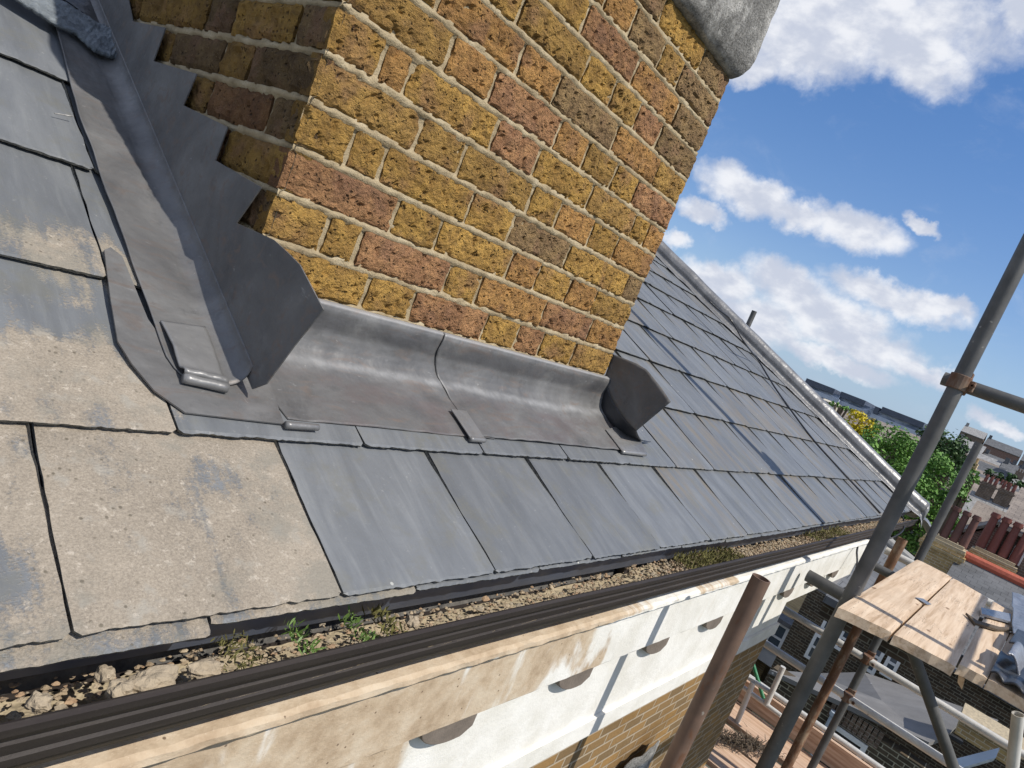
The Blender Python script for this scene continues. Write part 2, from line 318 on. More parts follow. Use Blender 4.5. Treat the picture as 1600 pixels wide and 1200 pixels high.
def m_tube(cols, rust=0, rough=.5, metal=.5):
    def f(n):
        p = n.pos(); a = n.noise(p, 9, 5, .6); b = n.noise(n.vm('MULTIPLY', p, (1, 1, .35)), 30, 5, .7)
        c = n.ramp(a, [(.3, cols[0]), (.7, cols[1])]); c = n.mix(n.math('MULTIPLY', n.step(b, .66 - rust * .3, .78 - rust * .25), .8), c, (.15, .065, .03) if rust else cols[0])
        sp_ = n.math('MULTIPLY', n.step(n.voro(n.vm('ADD', p, n.vm('SCALE', n.noise(p, 60, 2, .5, col=True), sc=.02)), 26), .16, .08), n.step(n.noise(p, 5, 2), .50, .60)); c = n.mix(n.math('MULTIPLY', sp_, .65), c, (.36, .34, .30))
        n.out(c, n.math('ADD', rough, n.math('MULTIPLY', b, .2)), n.bump(b, .3, .003), metal=metal)
    return f
MAT['galv'] = M('dull_galvanised_steel', m_tube(((.085, .085, .083), (.15, .148, .142)), .0, .5, .4)); MAT['galv_lt'] = M('pale_scaffold_tube', m_tube(((.50, .48, .44), (.68, .66, .61)), .1, .45, .2))
MAT['rust'] = M('rusty_scaffold_tube', m_tube(((.10, .065, .048), (.20, .125, .088)), .35, .6, .15)); MAT['rust2'] = M('flaking_rusty_tube', m_tube(((.12, .07, .045), (.36, .25, .16)), .9, .7, .1))
MAT['dark_tube'] = M('dark_scaffold_tube', m_tube(((.045, .04, .04), (.085, .078, .075)), .3, .55, .2))
MAT['coupler'] = M('rusty_coupler', m_tube(((.13, .08, .055), (.27, .2, .15)), .8, .65, .3))
def flat(c, rough=.7, sc=12, var=.25, metal=0, bump=.2):
    def f(n):
        a = n.noise(n.pos(), sc, 5, .6); col = n.mix(a, tuple(v * (1 - var) for v in c), tuple(v * (1 + var) for v in c)); n.out(col, rough, n.bump(a, bump, .5 / sc), metal=metal)
    return f
MAT['corbel'] = M('stained_shaded_corbel', flat((.17, .14, .115), .85, 14, .5))  # brown stain, with the shade under the cornice put into the colour
MAT['cable'] = M('black_cable', flat((.02, .02, .022), .4)); MAT['white_frame'] = M('white_window_paint', flat((.72, .72, .70), .4, 3, .06))
MAT['pipe'] = M('pale_blue_grey_pipe', flat((.40, .46, .53), .45, 3, .1)); MAT['green'] = M('green_painted_steel', flat((.03, .17, .07), .4, 8, .2))
MAT['felt'] = M('dark_roofing_felt', flat((.035, .037, .042), .42, 18, .4)); MAT['leadroll'] = M('grey_lead_sheet', flat((.24, .25, .275), .38, 7, .35, .3, .5))
MAT['terracotta'] = M('red_clay_pot', flat((.17, .055, .042), .65, 5, .35)); MAT['ridge_tile'] = M('red_ridge_tile', flat((.42, .10, .055), .7, 3, .2))
MAT['haunch'] = M('mortar_flaunching', flat((.40, .33, .22), .9, 9, .35, 0, .7)); MAT['bark'] = M('bark', flat((.10, .075, .05), .9, 8, .4, 0, .6))
MAT['moss'] = M('moss', flat((.13, .12, .035), .9, 60, .6, 0, .8)); MAT['leaf'] = M('weed_leaf', flat((.12, .20, .045), .5, 40, .4)); MAT['grit'] = M('gutter_grit', lambda n: n.out(n.mix(.5, n.attr(), n.ramp(n.noise(n.pos(), 90, 4), [(.3, (.16, .12, .08)), (.7, (.52, .42, .29))])), .9, n.bump(n.noise(n.pos(), 200, 3), .8, .003)))
MAT['lump'] = M('mortar_lump', flat((.35, .285, .20), .92, 50, .3, 0, .8))
def m_glass(n): n.out(n.mix(n.noise(n.pos(), .8, 2), (.03, .04, .05), (.10, .13, .16)), .06, spec=1.0)
MAT['glass'] = M('dark_window_glass', m_glass); MAT['skylight'] = M('pale_painted_sky_glass', lambda n: n.out((.34, .40, .48), .15))  # pale panes: sky reflection painted as an even base colour
def m_wall(c1, c2, mc, axis='y', sc=1.0):
    def f(n):
        p = n.pos(); x, y, z = n.xyz(p); v = n.comb(y if axis == 'y' else x, z, 0)
        b = n.node('ShaderNodeTexBrick', offset=.5); n.put(b.inputs['Vector'], v); b.inputs['Scale'].default_value = 1
        b.inputs['Brick Width'].default_value = .225 * sc; b.inputs['Row Height'].default_value = .075 * sc; b.inputs['Mortar Size'].default_value = .0085 * sc; b.inputs['Mortar Smooth'].default_value = .3; b.inputs['Bias'].default_value = .1
        for i, c in ((1, c1), (2, c2), (3, mc)): b.inputs[i].default_value = (*c, 1)
        c = n.mix(n.math('MULTIPLY', n.step(n.noise(p, 5, 5, .65), .45, .65), .5), b.outputs[0], tuple(v * .5 for v in c1)); g = n.noise(p, 90, 3)
        n.out(c, .9, n.bump(n.math('ADD', n.math('MULTIPLY', g, .4), n.math('MULTIPLY', b.outputs[1], -1)), .8, .006), spec=.15)
    return f
MAT['wall_front'] = M('yellow_stock_wall', m_wall((.34, .20, .075), (.20, .135, .07), (.40, .33, .24), 'x', .56)); MAT['wall_front_y'] = M('yellow_stock_side_wall', m_wall((.34, .20, .075), (.20, .135, .07), (.40, .33, .24), 'y', .56))
MAT['wall_dark'] = M('dark_brick_wall', m_wall((.10, .07, .045), (.05, .04, .03), (.22, .20, .15))); MAT['wall_flem'] = M('brown_brick_pale_joint_wall', m_wall((.12, .092, .062), (.065, .055, .04), (.38, .35, .26), 'y', 1.2))
MAT['wall_yel'] = M('sunlit_yellow_wall', m_wall((.50, .36, .16), (.36, .25, .12), (.58, .50, .36))); MAT['wall_yelx'] = M('yellow_wall_x', m_wall((.50, .36, .16), (.36, .25, .12), (.58, .50, .36), 'x'))
MAT['wall_red'] = M('dull_red_brick', m_wall((.24, .13, .10), (.17, .10, .08), (.34, .28, .24))); MAT['wall_brn'] = M('brown_brick', m_wall((.20, .14, .10), (.13, .10, .08), (.28, .24, .2)))
def m_roof(c1, c2, axis='y', w=.28, h=.2):
    def f(n):
        p = n.pos(); x, y, z = n.xyz(p); v = n.comb(y, n.math('ADD', x, z), 0) if axis == 'y' else n.comb(x, n.math('ADD', y, z), 0)
        b = n.node('ShaderNodeTexBrick', offset=.5); n.put(b.inputs['Vector'], v); b.inputs['Scale'].default_value = 1; b.inputs['Brick Width'].default_value = w; b.inputs['Row Height'].default_value = h; b.inputs['Mortar Size'].default_value = .005
        for i, c in ((1, c1), (2, c2), (3, tuple(v * .35 for v in c1))): b.inputs[i].default_value = (*c, 1)
        c = n.mix(n.math('MULTIPLY', n.step(n.noise(p, 1.3, 5, .65), .42, .65), .45), b.outputs[0], tuple(v * 1.5 for v in c2)); n.out(c, .7, n.bump(n.math('MULTIPLY', b.outputs[1], -1), .7, .01))
    return f
MAT['roof_grey'] = M('grey_slate_far', m_roof((.085, .088, .092), (.12, .123, .128))); MAT['roof_brown'] = M('brown_tile_far', m_roof((.17, .14, .115), (.24, .20, .165))); MAT['roof_pale'] = M('pale_grey_slate_far', m_roof((.22, .215, .21), (.30, .295, .285)))
MAT['flatfelt'] = M('mineral_felt', lambda n: n.out(n.mix(n.step(n.voro(n.pos(), 1.6), .05, .02), n.ramp(n.noise(n.pos(), 1.6, 6, .7), [(.3, (.15, .145, .14)), (.7, (.215, .208, .20))]), (.5, .5, .48)), .9, n.bump(n.noise(n.pos(), 40, 4), .5, .01)))
def m_fol(c1, c2, c3, sc=.9):
    def f(n):
        p = n.pos(); c = n.ramp(n.noise(p, sc, 5, .65), [(.32, c1), (.52, c2), (.72, c3)]); c = n.mix(n.math('MULTIPLY', n.noise(p, 14, 2), .4), c, c3)
        n.out(c, .6, spec=.25)
    return f
MAT['fol'] = M('green_foliage', m_fol((.04, .10, .02), (.10, .22, .04), (.19, .33, .07))); MAT['fol_dark'] = M('dark_green_foliage', m_fol((.022, .05, .018), (.04, .085, .026), (.075, .135, .04)))
MAT['fol_yel'] = M('yellow_foliage', m_fol((.36, .27, .012), (.55, .44, .02), (.70, .60, .04), .6))
MAT['ground'] = M('ground_mix', lambda n: n.out(n.ramp(n.noise(n.pos(), .05, 6, .65), [(.35, (.09, .085, .075)), (.5, (.07, .09, .05)), (.65, (.14, .125, .11))]), .95, n.bump(n.noise(n.pos(), 1, 5), .5, .1)))
MAT['glaze_far'] = M('blue_glazed_facade', lambda n: n.out(n.mix(n.step(n.noise(n.vm('MULTIPLY', n.pos(), (1, 1, 3)), .35, 5, .7), .42, .6), (.10, .14, .21), (.36, .41, .50)), .35)); MAT['dark_far'] = M('dark_top_storey', flat((.075, .09, .125), .5, .6, .4))
MAT['render_far'] = M('pale_far_render', flat((.55, .50, .40), .8, .6, .2)); MAT['concrete'] = M('concrete', flat((.30, .29, .27), .85, 2, .2))

# ---------------------------------------------------------------- THE HOUSE (roof, chimney, cornice, wall)
house = thing('terraced_house', (0, 0, -.5), 'brick house with slate roof, yellow brick chimney and white stained cornice filling the foreground', 'house')
# joints between bricks on the sunlit face, by course
G = .075; CW = 1.1544; ARR = 0
J = {0: [(572, 462), (645, 482), (757, 517), (810, 527), (847, 540), (900, 548)],
 1: [(510, 365), (560, 390), (700, 435), (750, 455), (852, 487), (925, 512)],
 2: [(620, 337), (690, 362), (797, 420), (842, 432), (890, 455), (930, 472)],
 3: [(552, 225), (600, 260), (737, 322), (798, 365), (890, 397), (980, 445)],
 4: [(657, 212), (725, 250), (830, 317), (875, 335), (925, 367), (965, 387)],
 5: [(600, 95), (642, 120), (777, 207), (842, 252), (925, 307), (992, 352), (1012, 370)],
 6: [(705, 85), (772, 137), (872, 215), (917, 245), (962, 275), (992, 305)],
 7: [(687, 7), (817, 90), (875, 135), (965, 212), (1030, 265)],
 8: [(815, 20), (917, 110), (957, 155), (997, 185), (1032, 215)],
 9: [(915, 37), (995, 115), (1057, 182)], 10: [(987, 47), (1037, 85), (1067, 117)], 11: [(1040, 12), (1097, 100)]}
Yc, Pc, Gc, Rc, Bc = (.56, .355, .115), (.49, .28, .155), (.37, .26, .145), (.55, .32, .13), (.50, .32, .115)
TY = {0: 'YYPYPYB', 1: 'YYPYRPR', 2: 'PYYRYRB', 3: 'YYYYGYG', 4: 'BBBYRYR', 5: 'YRYPYBYR', 6: 'BRPRBYP', 7: 'YRRGRB', 8: 'YBYBPG', 9: 'YPRG', 10: 'RGBG', 11: 'GYG', 12: 'BGYRB', 13: 'YBGRB'}
CM = {'Y': Yc, 'P': Pc, 'G': Gc, 'R': Rc, 'B': Bc}
def brick(mb, O, U, V, Nn, u0, u1, v0, v1, seed, col, deep=.03, res=.0046):
    nu = max(3, int((u1 - u0) / res)); nv = max(3, int((v1 - v0) / res)); sd = Vector((seed * 7.3, seed * 3.1, seed * 1.7)); W_, H_ = u1 - u0, v1 - v0
    off = random.uniform(-.0012, .002); tl = random.uniform(-.03, .03)
    def f(a, b):
        u = u0 + a * W_; v = v0 + b * H_; p = O + U * u + V * v; e = min(u - u0, u1 - u, v - v0, v1 - v)
        w = Vector((mn.noise(p * 38 + sd), mn.noise(p * 38 - sd), 0)); k = 1.0 if e < .008 else .2
        h = off + tl * (u - u0 - W_ / 2) * .3 - .0055 * math.exp(-e / .0035) + .0028 * mn.noise(p * 45 + sd) + .0030 * mn.noise(p * 105 + sd)
        pn = mn.noise(p * 70 - sd)
        if pn > .33: h -= .006 * min(1, (pn - .33) * 6)
        return O + U * (u + w.x * .0032 * k) + V * (v + w.y * .0038 * k) + Nn * h
    mb.grid(f, nu, nv, col)
    n0 = len(mb.v) - (nu + 1) * (nv + 1); idx = lambda i, j: n0 + i * (nv + 1) + j
    loop = [idx(i, 0) for i in range(nu)] + [idx(nu, j) for j in range(nv)] + [idx(i, nv) for i in range(nu, 0, -1)] + [idx(0, j) for j in range(nv, 0, -1)]
    o = len(mb.v); mb.v += [tuple(Vector(mb.v[k]) - Nn * deep) for k in loop]; m = len(loop)
    for k in range(m): mb.f.append((loop[(k + 1) % m], loop[k], o + k, o + (k + 1) % m)); mb.c.append(tuple(c * .6 for c in col))
UX, UY, UZ = Vector((1, 0, 0)), Vector((0, 1, 0)), Vector((0, 0, 1))
mb = MB(); ms = .0048; sd = 1
for k in range(-2, 14):
    xs = [py(u, v, 0).x for u, v in J.get(k, [])]
    xs = [x for x in xs if .03 < x < CW - .03]
    first = xs[0] if xs else CW - .02
    x = first; w = .225 if k % 2 else .112          # fill in the part of the course that the photo does not show
    fill = []
    while x > .27: x -= w; w = .337 - w; fill.append(x)
    xs = sorted(set([0.0] + [q for q in fill if q > .07] + xs + [CW]))
    ty = TY.get(k, 'YRGBYPBY'); nl = len(xs) - 1 - len(ty)
    for i in range(len(xs) - 1):
        t = ty[i - nl] if 0 <= i - nl < len(ty) else random.choice('YRBPG')
        c = CM[t]; j = random.uniform(.88, 1.12); c = tuple(v * j for v in c)
        a0 = xs[i] + (ms if i else -.001); a1 = xs[i + 1] - (ms if i < len(xs) - 2 else -.001)
        wv = .0022 * math.sin(k * 2.1 + i); brick(mb, Vector((0, 0, 0)), UX, UZ, -UY, a0, a1, k * G + .0044 + wv * .4, (k + 1) * G - .0048 + wv * .4, sd, c); sd += 1
chim = MB()
chim.v, chim.f, chim.c, chim.anyc = mb.v, mb.f, mb.c, True
DEP = 1.0
for k in range(-3, 14):                            # shaded face up the slope, brick tints darkened for the shade as well
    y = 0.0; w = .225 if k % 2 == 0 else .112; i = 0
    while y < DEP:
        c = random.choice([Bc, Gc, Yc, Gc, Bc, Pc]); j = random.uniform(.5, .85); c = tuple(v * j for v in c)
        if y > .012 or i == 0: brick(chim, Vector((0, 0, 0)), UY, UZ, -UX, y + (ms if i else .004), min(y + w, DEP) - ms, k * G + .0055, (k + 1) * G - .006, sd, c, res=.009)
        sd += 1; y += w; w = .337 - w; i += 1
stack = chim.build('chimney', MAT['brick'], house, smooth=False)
stack['label'] = 'yellow stock brick chimney stack with pale lime joints'
mo = MB()
def mface(U, Nn, L, res=.008):
    def f(a, b):
        p = U * (a * L) + UZ * (-.2 + b * 1.28); kz = abs(((p.z / G) + .5) % 1 - .5) * G        # distance to the nearest bed joint
        return p + Nn * (-.0088 + .0026 * mn.noise(p * 34) + .0018 * mn.noise(p * 95) + (.0062 + .0030 * mn.noise(p * 75 + Vector((5, 0, 0))) if kz < .0062 + .0035 * mn.noise(p * 42) else 0))
    mo.grid(f, int(L / res), int(1.28 / .0042))
mface(UX, -UY, CW); mface(UY, -UX, DEP, .014)
mo.abox(.012, CW - .005, .012, DEP, -.3, 1.08)
mo.build('mortar_joints', MAT['mortar'], stack, smooth=True)
# cap: rounded stone band round the top
cap = MB(); prof = [(-.02, .893), (.006, .893), (.016, .898), (.026, .912), (.034, .935), (.038, .97), (.040, 1.05), (.038, 1.12), (.033, 1.16), (.02, 1.18), (-.05, 1.2), (-.3, 1.22)]
def capf(a, b):
    o, z = None, None; t = b * (len(prof) - 1); i = min(int(t), len(prof) - 2); f = t - i
    o = prof[i][0] * (1 - f) + prof[i + 1][0] * f; z = prof[i][1] * (1 - f) + prof[i + 1][1] * f
    q = a * 4; sgm = int(q) % 4; r = q - int(q); cs = [(-o, -o), (CW + o, -o), (CW + o, DEP + o), (-o, DEP + o)]
    c0, c1 = Vector(cs[sgm]), Vector(cs[(sgm + 1) % 4]); p = c0.lerp(c1, r)
    cen = Vector((CW / 2, DEP / 2)); dd = min(r, 1 - r) * (c1 - c0).length
    if dd < .03: p = p + (cen - p).normalized() * .016 * (1 - dd / .03) ** 2
    P = Vector((p.x, p.y, z)); nn = (P - Vector((cen.x, cen.y, 1))).normalized(); return P + nn * (.007 * mn.noise(P * 11) + .003 * mn.noise(P * 50))
cap.grid(capf, 240, 44); cap.build('chimney_cap', MAT['capstone'], stack, smooth=True)
tops = MB(); tops.abox(.02, CW - .02, .02, DEP - .02, 1.15, 1.75); tops.build('upper_brickwork', MAT['wall_yelx'], stack)

# ---- slates
XL = -1.25; hipA = (5.36, -.50); hipB = (4.52, 2.02)
def hipx(s): y = s * CP; return hipA[0] + (hipB[0] - hipA[0]) * (y - hipA[1]) / (hipB[1] - hipA[1])
sl_, ed = MB(), MB(); rnd = random.Random(3)
courses = [(-.478, -.306, .318), (-.212, -.14, .318), (.086, -.169 - .318, .318), (.388, -.137, .312), (.70, -.105, .315), (1.03, -.25, .315), (1.34, -.1, .31), (1.65, -.26, .31), (1.96, -.1, .31), (2.27, -.2, .31)]
def slate(x0, x1, s0, L, off0, off1, dirt, jig=1.0):
    w = x1 - x0; nu = max(4, int(w / (.006 if x0 < 1.6 else .02))); nv = 16; sd = Vector((x0 * 5, s0 * 9, 3)); th = .0062; brt = rnd.uniform(.37, .52); dz = rnd.uniform(-.0012, .0016); tilt = rnd.uniform(-.0018, .0018)
    def f(a, b, top=True):
        s = s0 + b * L; x = x0 + a * w; e = 0
        if b == 0: e = (.0022 * mn.noise(Vector((x * 30, s0, 1)) + sd) + .0018 * mn.noise(Vector((x * 110, s0, 2))) + .0022 * max(0, mn.noise(Vector((x * 240, s0, 5))))) * jig
        if b == 0 and (a == 0 or a == 1): e += .005 * jig
        if b == 1 / nv and top: s = s0 + .004 + .003 * abs(mn.noise(Vector((x * 90, s0, 7))))
        if a in (0, 1): x += (.0022 * mn.noise(Vector((a * 9, s * 22, 4)) + sd) + .0012 * mn.noise(Vector((a * 9, s * 80, 4)))) * jig
        x = min(x, hipx(s)); o = off0 + (off1 - off0) * b + dz * (1 - b) + tilt * (a - .5) * (1 - b) * 2 + .0012 * mn.noise(Vector((x * 6, s * 6, 0)) + sd) * (1 - b)
        if b == 0 and top: o -= .0022 + .0015 * mn.noise(Vector((x * 120, s0, 9)))
        if not top: o = off0 + dz + tilt * (a - .5) * 2 - th
        return RP(x, s + e + (0 if top else .001), o)
    if x0 >= hipx(s0) - .01: return
    sl_.grid(lambda a, b: f(a, b), nu, nv, (brt, dirt[0], dirt[1], s0))
    for q in (0, 1):
        vs = [f(q, j / nv) for j in range(nv + 1)] + [f(q, j / nv, False) for j in range(nv + 1)]
        fs = [(j, j + 1, j + nv + 2, j + nv + 1) if q == 0 else (j + 1, j, j + nv + 1, j + nv + 2) for j in range(nv)]; ed.add(vs, fs)
    vs = [f(i / nu, 0) for i in range(nu + 1)] + [f(i / nu, 0, False) for i in range(nu + 1)]
    ed.add(vs, [(i + 1, i, i + nu + 1, i + nu + 2) for i in range(nu)])
for ci, (s0, xs0, w) in enumerate(courses):
    x = xs0
    while x > XL: x -= w
    while x < 5.6:
        jx = rnd.uniform(-.006, .006) if x > 1.0 else 0; tan = 0; br = 0
        mid = x + w / 2
        if ci == 0: tan = .76 if -.29 < mid < .02 else (.56 if mid < 0 else (-.6 if mid > .2 else -.5))
        elif ci == 1: tan = .52 if mid < -.3 else (.62 if mid < .0 else (-.1 if mid < .1 else -.6))
        elif ci == 2: tan = .14 if mid < 0 else -.7
        else: tan = -.45 if mid < 0 else -.8
        if mid > 1.4: br = rnd.uniform(.12, .52)
        if ci in (2, 3, 4) and mid > 1.5: br = rnd.uniform(.15, .6)
        if ci == 1 and abs(x - .178) < .16 and x < .1:
            slate(x + .0018, .029, s0, .345, .0150, .0015, (.62, br)); slate(.032, x + w - .0018, s0 + .001, .345, .0150, .0015, (-.6, br)); x += w; continue
        slate(x + .0018 + jx, x + w - .0018 + jx, s0 + rnd.uniform(-.002, .002), .345 if ci else .30, .0150, .0015, (tan, br)); x += w
x = XL                                             # doubled slates at the eave
while x < 5.5: slate(x + .13, x + .445, (-.492 if x < -.3 else -.482) + .003 * math.sin(x * 3), .2, .0045, .003, (.5 if x < 0 else -.5, .2), .5); x += .318
for x in ():                                   # cut slate in the second course
    slate(-.01, .030, -.205, .2, .0105, .004, (.2, 0)); slate(.032, .178, -.2075, .2, .0215, .006, (-.6, 0))
slr = sl_.build('slate_roof', MAT['slate'], house, smooth=False); ed.build('slate_edges', MAT['slate_edge'], slr)
dk = MB(); dk.prism([RP(XL, -.46, -.012), RP(5.35, -.46, -.012), RP(hipx(2.6), 2.6, -.012), RP(XL, 2.6, -.012)], (0, .02, -.06)); dk.build('roof_deck', MAT['dark_far'], house)
# other slopes so that the roof has depth
bk = MB(); rz = RP(0, 2.6).z; ry = 2.6 * CP; hx = hipx(2.6)
bk.add([Vector((XL, ry, rz)), Vector((hx, ry, rz)), Vector((hx, ry + 5, rz - 2.3)), Vector((XL, ry + 5, rz - 2.3)), RP(hipx(-.5), -.5), Vector((5.9, ry + 5, rz - 2.3))], [(0, 1, 2, 3), (1, 4, 5, 2)])
bk.build('rear_roof_slope', MAT['roof_grey'], house)

# ---- lead over the hip
hp0, hp1 = RP(hipx(-.50), -.50, .0), RP(hipx(2.55), 2.55, .0); hd = (hp1 - hp0).normalized()
roof_n = Vector((0, -SP, CP)); side = roof_n.cross(hd).normalized()
if side.x > 0: side = -side
hip = MB(); HN = 110
HS = 1.12
hp = [(.150, .012), (.135, .019), (.115, .020), (.085, .021), (.066, .024), (.058, .036), (.060, .058), (.050, .082), (.030, .098), (.004, .104), (-.024, .098), (-.045, .08), (-.056, .055), (-.056, .02), (-.075, -.02), (-.14, -.07)]
def hipf(a, b):
    t = b * (len(hp) - 1); i = min(int(t), len(hp) - 2); f = t - i; u = hp[i][0] * (1 - f) + hp[i + 1][0] * f; v = hp[i][1] * (1 - f) + hp[i + 1][1] * f
    L = (hp1 - hp0).length; P = hp0 + hd * (a * L) + side * (u * HS) + roof_n * (v * HS)
    wv = .004 * mn.noise(P * 7); ed_ = max(0, (u - .09) / .06); st = .01 if (a * L) % .95 < .03 else 0
    return P + roof_n * (wv + (ed_ * .008 * abs(mn.noise(P * 13))) + st * .4) + side * (ed_ * .022 * mn.noise(P * 6))
hip.grid(hipf, HN, 45); hr = hip.build('hip_flashing', MAT['lead_new'], house, smooth=True, solid=.003)
ft = MB()                                          # dressed foot of the hip lead
def footf(a, b):
    t = b * (len(hp) - 1); i = min(int(t), len(hp) - 2); f = t - i; u = hp[i][0] * (1 - f) + hp[i + 1][0] * f; v = hp[i][1] * (1 - f) + hp[i + 1][1] * f
    k = 1 - a ** 2 * .55; P = hp0 - hd * (a * .05) + side * (u * HS * (1 + a * .25)) + roof_n * (v * HS * k + .004 - a * a * .03); return P + roof_n * (.006 * mn.noise(P * 16))
ft.grid(footf, 16, 45); ft.build('hip_end', MAT['lead_new'], hr, smooth=True, solid=.003)
lp = MB(); q0 = RP(5.38, -.52, .005)
lp.grid(lambda a, b: q0 + Vector((a * .24, -.02 - .08 * b + .01 * math.sin(a * 9), -.02 - .05 * a * a + .025 * math.sin(a * 3.3 + b) - .05 * b * b)), 14, 8); lp.build('lead_lip', MAT['lead_new'], hr, smooth=True, solid=.003)

# ---- side flashing on the shaded face
WXP = -.013
stp = [(196, -30), (209, 34), (260, 44), (241, 96), (309, 116), (288, 165), (357, 199), (338, 251), (410, 293), (371, 349), (429, 375), (448, 392), (470, 414), (507, 484), (462, 540), (418, 600)]
sp = [px(u, v, WXP) for u, v in stp]; foot = sp[-1]
bottom = [Vector((WXP, y, RP(0, y / CP).z + .035)) for y in (foot.y + .03, .0, .2, .4, .6, .8, 1.05)]
wall_fl = MB(); wall_fl.prism(list(reversed(sp)) + [Vector((WXP, 1.05, sp[0].z + .12))] + bottom[::-1] if False else sp + bottom, (-.0022, 0, 0))
import bmesh
def tri(o):
    b = bmesh.new(); b.from_mesh(o.data); bmesh.ops.triangulate(b, faces=b.faces); bmesh.ops.recalc_face_normals(b, faces=b.faces); b.to_mesh(o.data); b.free()
sp2 = [Vector((WXP, 1.1, .75))] + sp + bottom
wall_fl = MB(); wall_fl.prism(sp2, (-.0022, 0, 0)); o = wall_fl.build('stepped_flashing', MAT['lead_brown'], stack); tri(o)
o['label'] = 'stepped lead flashing with a free front wing, brown stained'
sf = MB(); le = [(-.15, -.100), (-.125, -.085), (.17, -.129), (.57, -.136), (1.2, -.112)]
def xl(s):
    pts = [(-.13, -.112), (-.10, -.126), (.17, -.130), (.57, -.137), (1.2, -.112)]
    for (a, xa), (b, xb) in zip(pts, pts[1:]):
        if s <= b: return xa + (xb - xa) * (s - a) / (b - a) if s > a else xa
    return pts[-1][1]
def sff(a, b):
    s = -.118 + a * 1.28; x0 = xl(s)
    if s < -.075: x0 += (-.075 - s) * .25
    if b < .6:
        t = b / .6; x = x0 + (-.052 - x0) * t; P = RP(x + .0015 * mn.noise(Vector((s * 12, 0, 0))) * (1 - t), s - (.018 * (t) if s < -.09 else 0), .0185 + .0025 * mn.noise(Vector((x * 14, s * 9, 2))) + .006 * math.exp(-t * 12) * (mn.noise(Vector((s * 8, 1, 1))) + .3))
        return P
    t = (b - .6) / .4; ang = t * math.pi / 2; r = .038; c = RP(-.052, s, .0185)
    p = c + Vector((r * math.sin(ang), 0, 0)) + roof_n * 0 + Vector((0, 0, r * (1 - math.cos(ang)))); p.x = min(p.x, WXP - .001); return p
sf.grid(sff, 120, 44); sfo = sf.build('side_flashing', MAT['lead'], stack, smooth=True, solid=.002, offs=-1)
# lead tack folded up from the edge of the side flashing
tk = MB(); tkp = [pr(u, v, .024) for u, v in [(250, 502), (320, 512), (352, 606), (283, 590)]]
tk.grid(lambda a, b: tkp[0].lerp(tkp[1], a).lerp(tkp[3].lerp(tkp[2], a), b) + roof_n * (.006 * math.sin(b * math.pi) * (1 - .5 * a) + .012 * math.exp(-((b - .96) / .07) ** 2) + .002 * mn.noise(Vector((a * 4, b * 5, 1)))), 12, 26)
tk.build('lead_tack', MAT['lead_new'], sfo, smooth=True, solid=.0025)
rl = MB(); rl.tube([tkp[3].lerp(tkp[2], t / 8) + roof_n * (.002) - Vector((0, .0045, 0)) for t in range(9)], .0075, 12, wob=.1); rl.build('tack_roll', MAT['lead_new'], sfo, smooth=True)
# soaker sheet lying on the slates below the side flashing
sk = MB(); skp = [pr(u, v, .0165) for u, v in [(162, 392), (172, 388), (190, 402), (230, 500), (300, 600), (400, 590), (420, 600), (443, 664), (380, 657), (288, 646), (240, 612), (205, 570), (183, 535), (172, 470)]]
sk.prism(skp, roof_n * .0025); o = sk.build('corner_sheet', MAT['lead'], stack); tri(o)

# ---- apron along the foot of the sunlit face
prof_a = [(-.0035, .004), (-.013, .001), (-.0165, -.010), (-.015, -.030), (-.012, -.050), (-.015, -.068), (-.021, -.084), (-.034, -.098)]
def apron(x0f, x1f, off, edge, seed):
    m = MB(); ns = len(prof_a)
    def f(a, b):
        if b < .55:
            t = b / .55 * (ns - 1); i = min(int(t), ns - 2); q = t - i; y = prof_a[i][0] * (1 - q) + prof_a[i + 1][0] * q; z = prof_a[i][1] * (1 - q) + prof_a[i + 1][1] * q
            s_ = None
        else:
            t = (b - .55) / .45; s_ = -.043 - t * (edge + .043 * -1) if False else -.043 + t * (-edge + .043); p = RP(0, s_, off + .017 + .006 * math.exp(-t * 9)); y, z = p.y, p.z
        x0, x1 = x0f(b), x1f(b); x = x0 + (x1 - x0) * a; P = Vector((x, y - off * .8 if b < .55 else y, z))
        k = 1.0 if .03 < b else .3
        nrm = Vector((0, -1, .15)) if b < .55 else roof_n
        return P + nrm * k * (.0032 * mn.noise(P * 9 + Vector((seed, 0, 0))) + .0016 * mn.noise(P * 24)) + nrm * (.0015 * mn.noise(Vector((x * 30, b * 4, seed))))
    m.grid(f, int(110), 56); return m
seam = [(0, .452), (.25, .445), (.5, .462), (.58, .475), (.8, .485), (1, .497)]
def seamf(b):
    for (a, xa), (c, xc) in zip(seam, seam[1:]):
        if b <= c: return xa + (xc - xa) * (b - a) / (c - a)
    return .497
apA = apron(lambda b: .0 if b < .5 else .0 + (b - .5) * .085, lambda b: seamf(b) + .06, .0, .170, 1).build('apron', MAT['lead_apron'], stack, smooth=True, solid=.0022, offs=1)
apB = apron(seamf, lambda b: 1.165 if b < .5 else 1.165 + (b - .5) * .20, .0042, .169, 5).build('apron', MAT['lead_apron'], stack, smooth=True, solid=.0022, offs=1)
apA['label'] = 'left sheet of the lead apron'; apB['label'] = 'right sheet of the lead apron, lapped over the left one'
for (a, b, par) in (((446, 664), (497, 668), apA), ((735, 686), (757, 688), apB), ((972, 706), (1008, 710), apB)):
    cl = MB(); p0, p1 = pr(*a, .022), pr(*b, .022); cl.tube([p0.lerp(p1, t / 8) for t in range(9)], [.0058] * 9, 10, wob=.15)
    cl.build('edge_clip', MAT['lead_new'], par, smooth=True)
cl = MB(); q = [pr(u, v, .0235) for u, v in [(704, 640), (728, 643), (757, 686), (735, 686)]]; cl.prism(q, roof_n * .002); cl.build('clip_tail', MAT['lead_new'], apB)
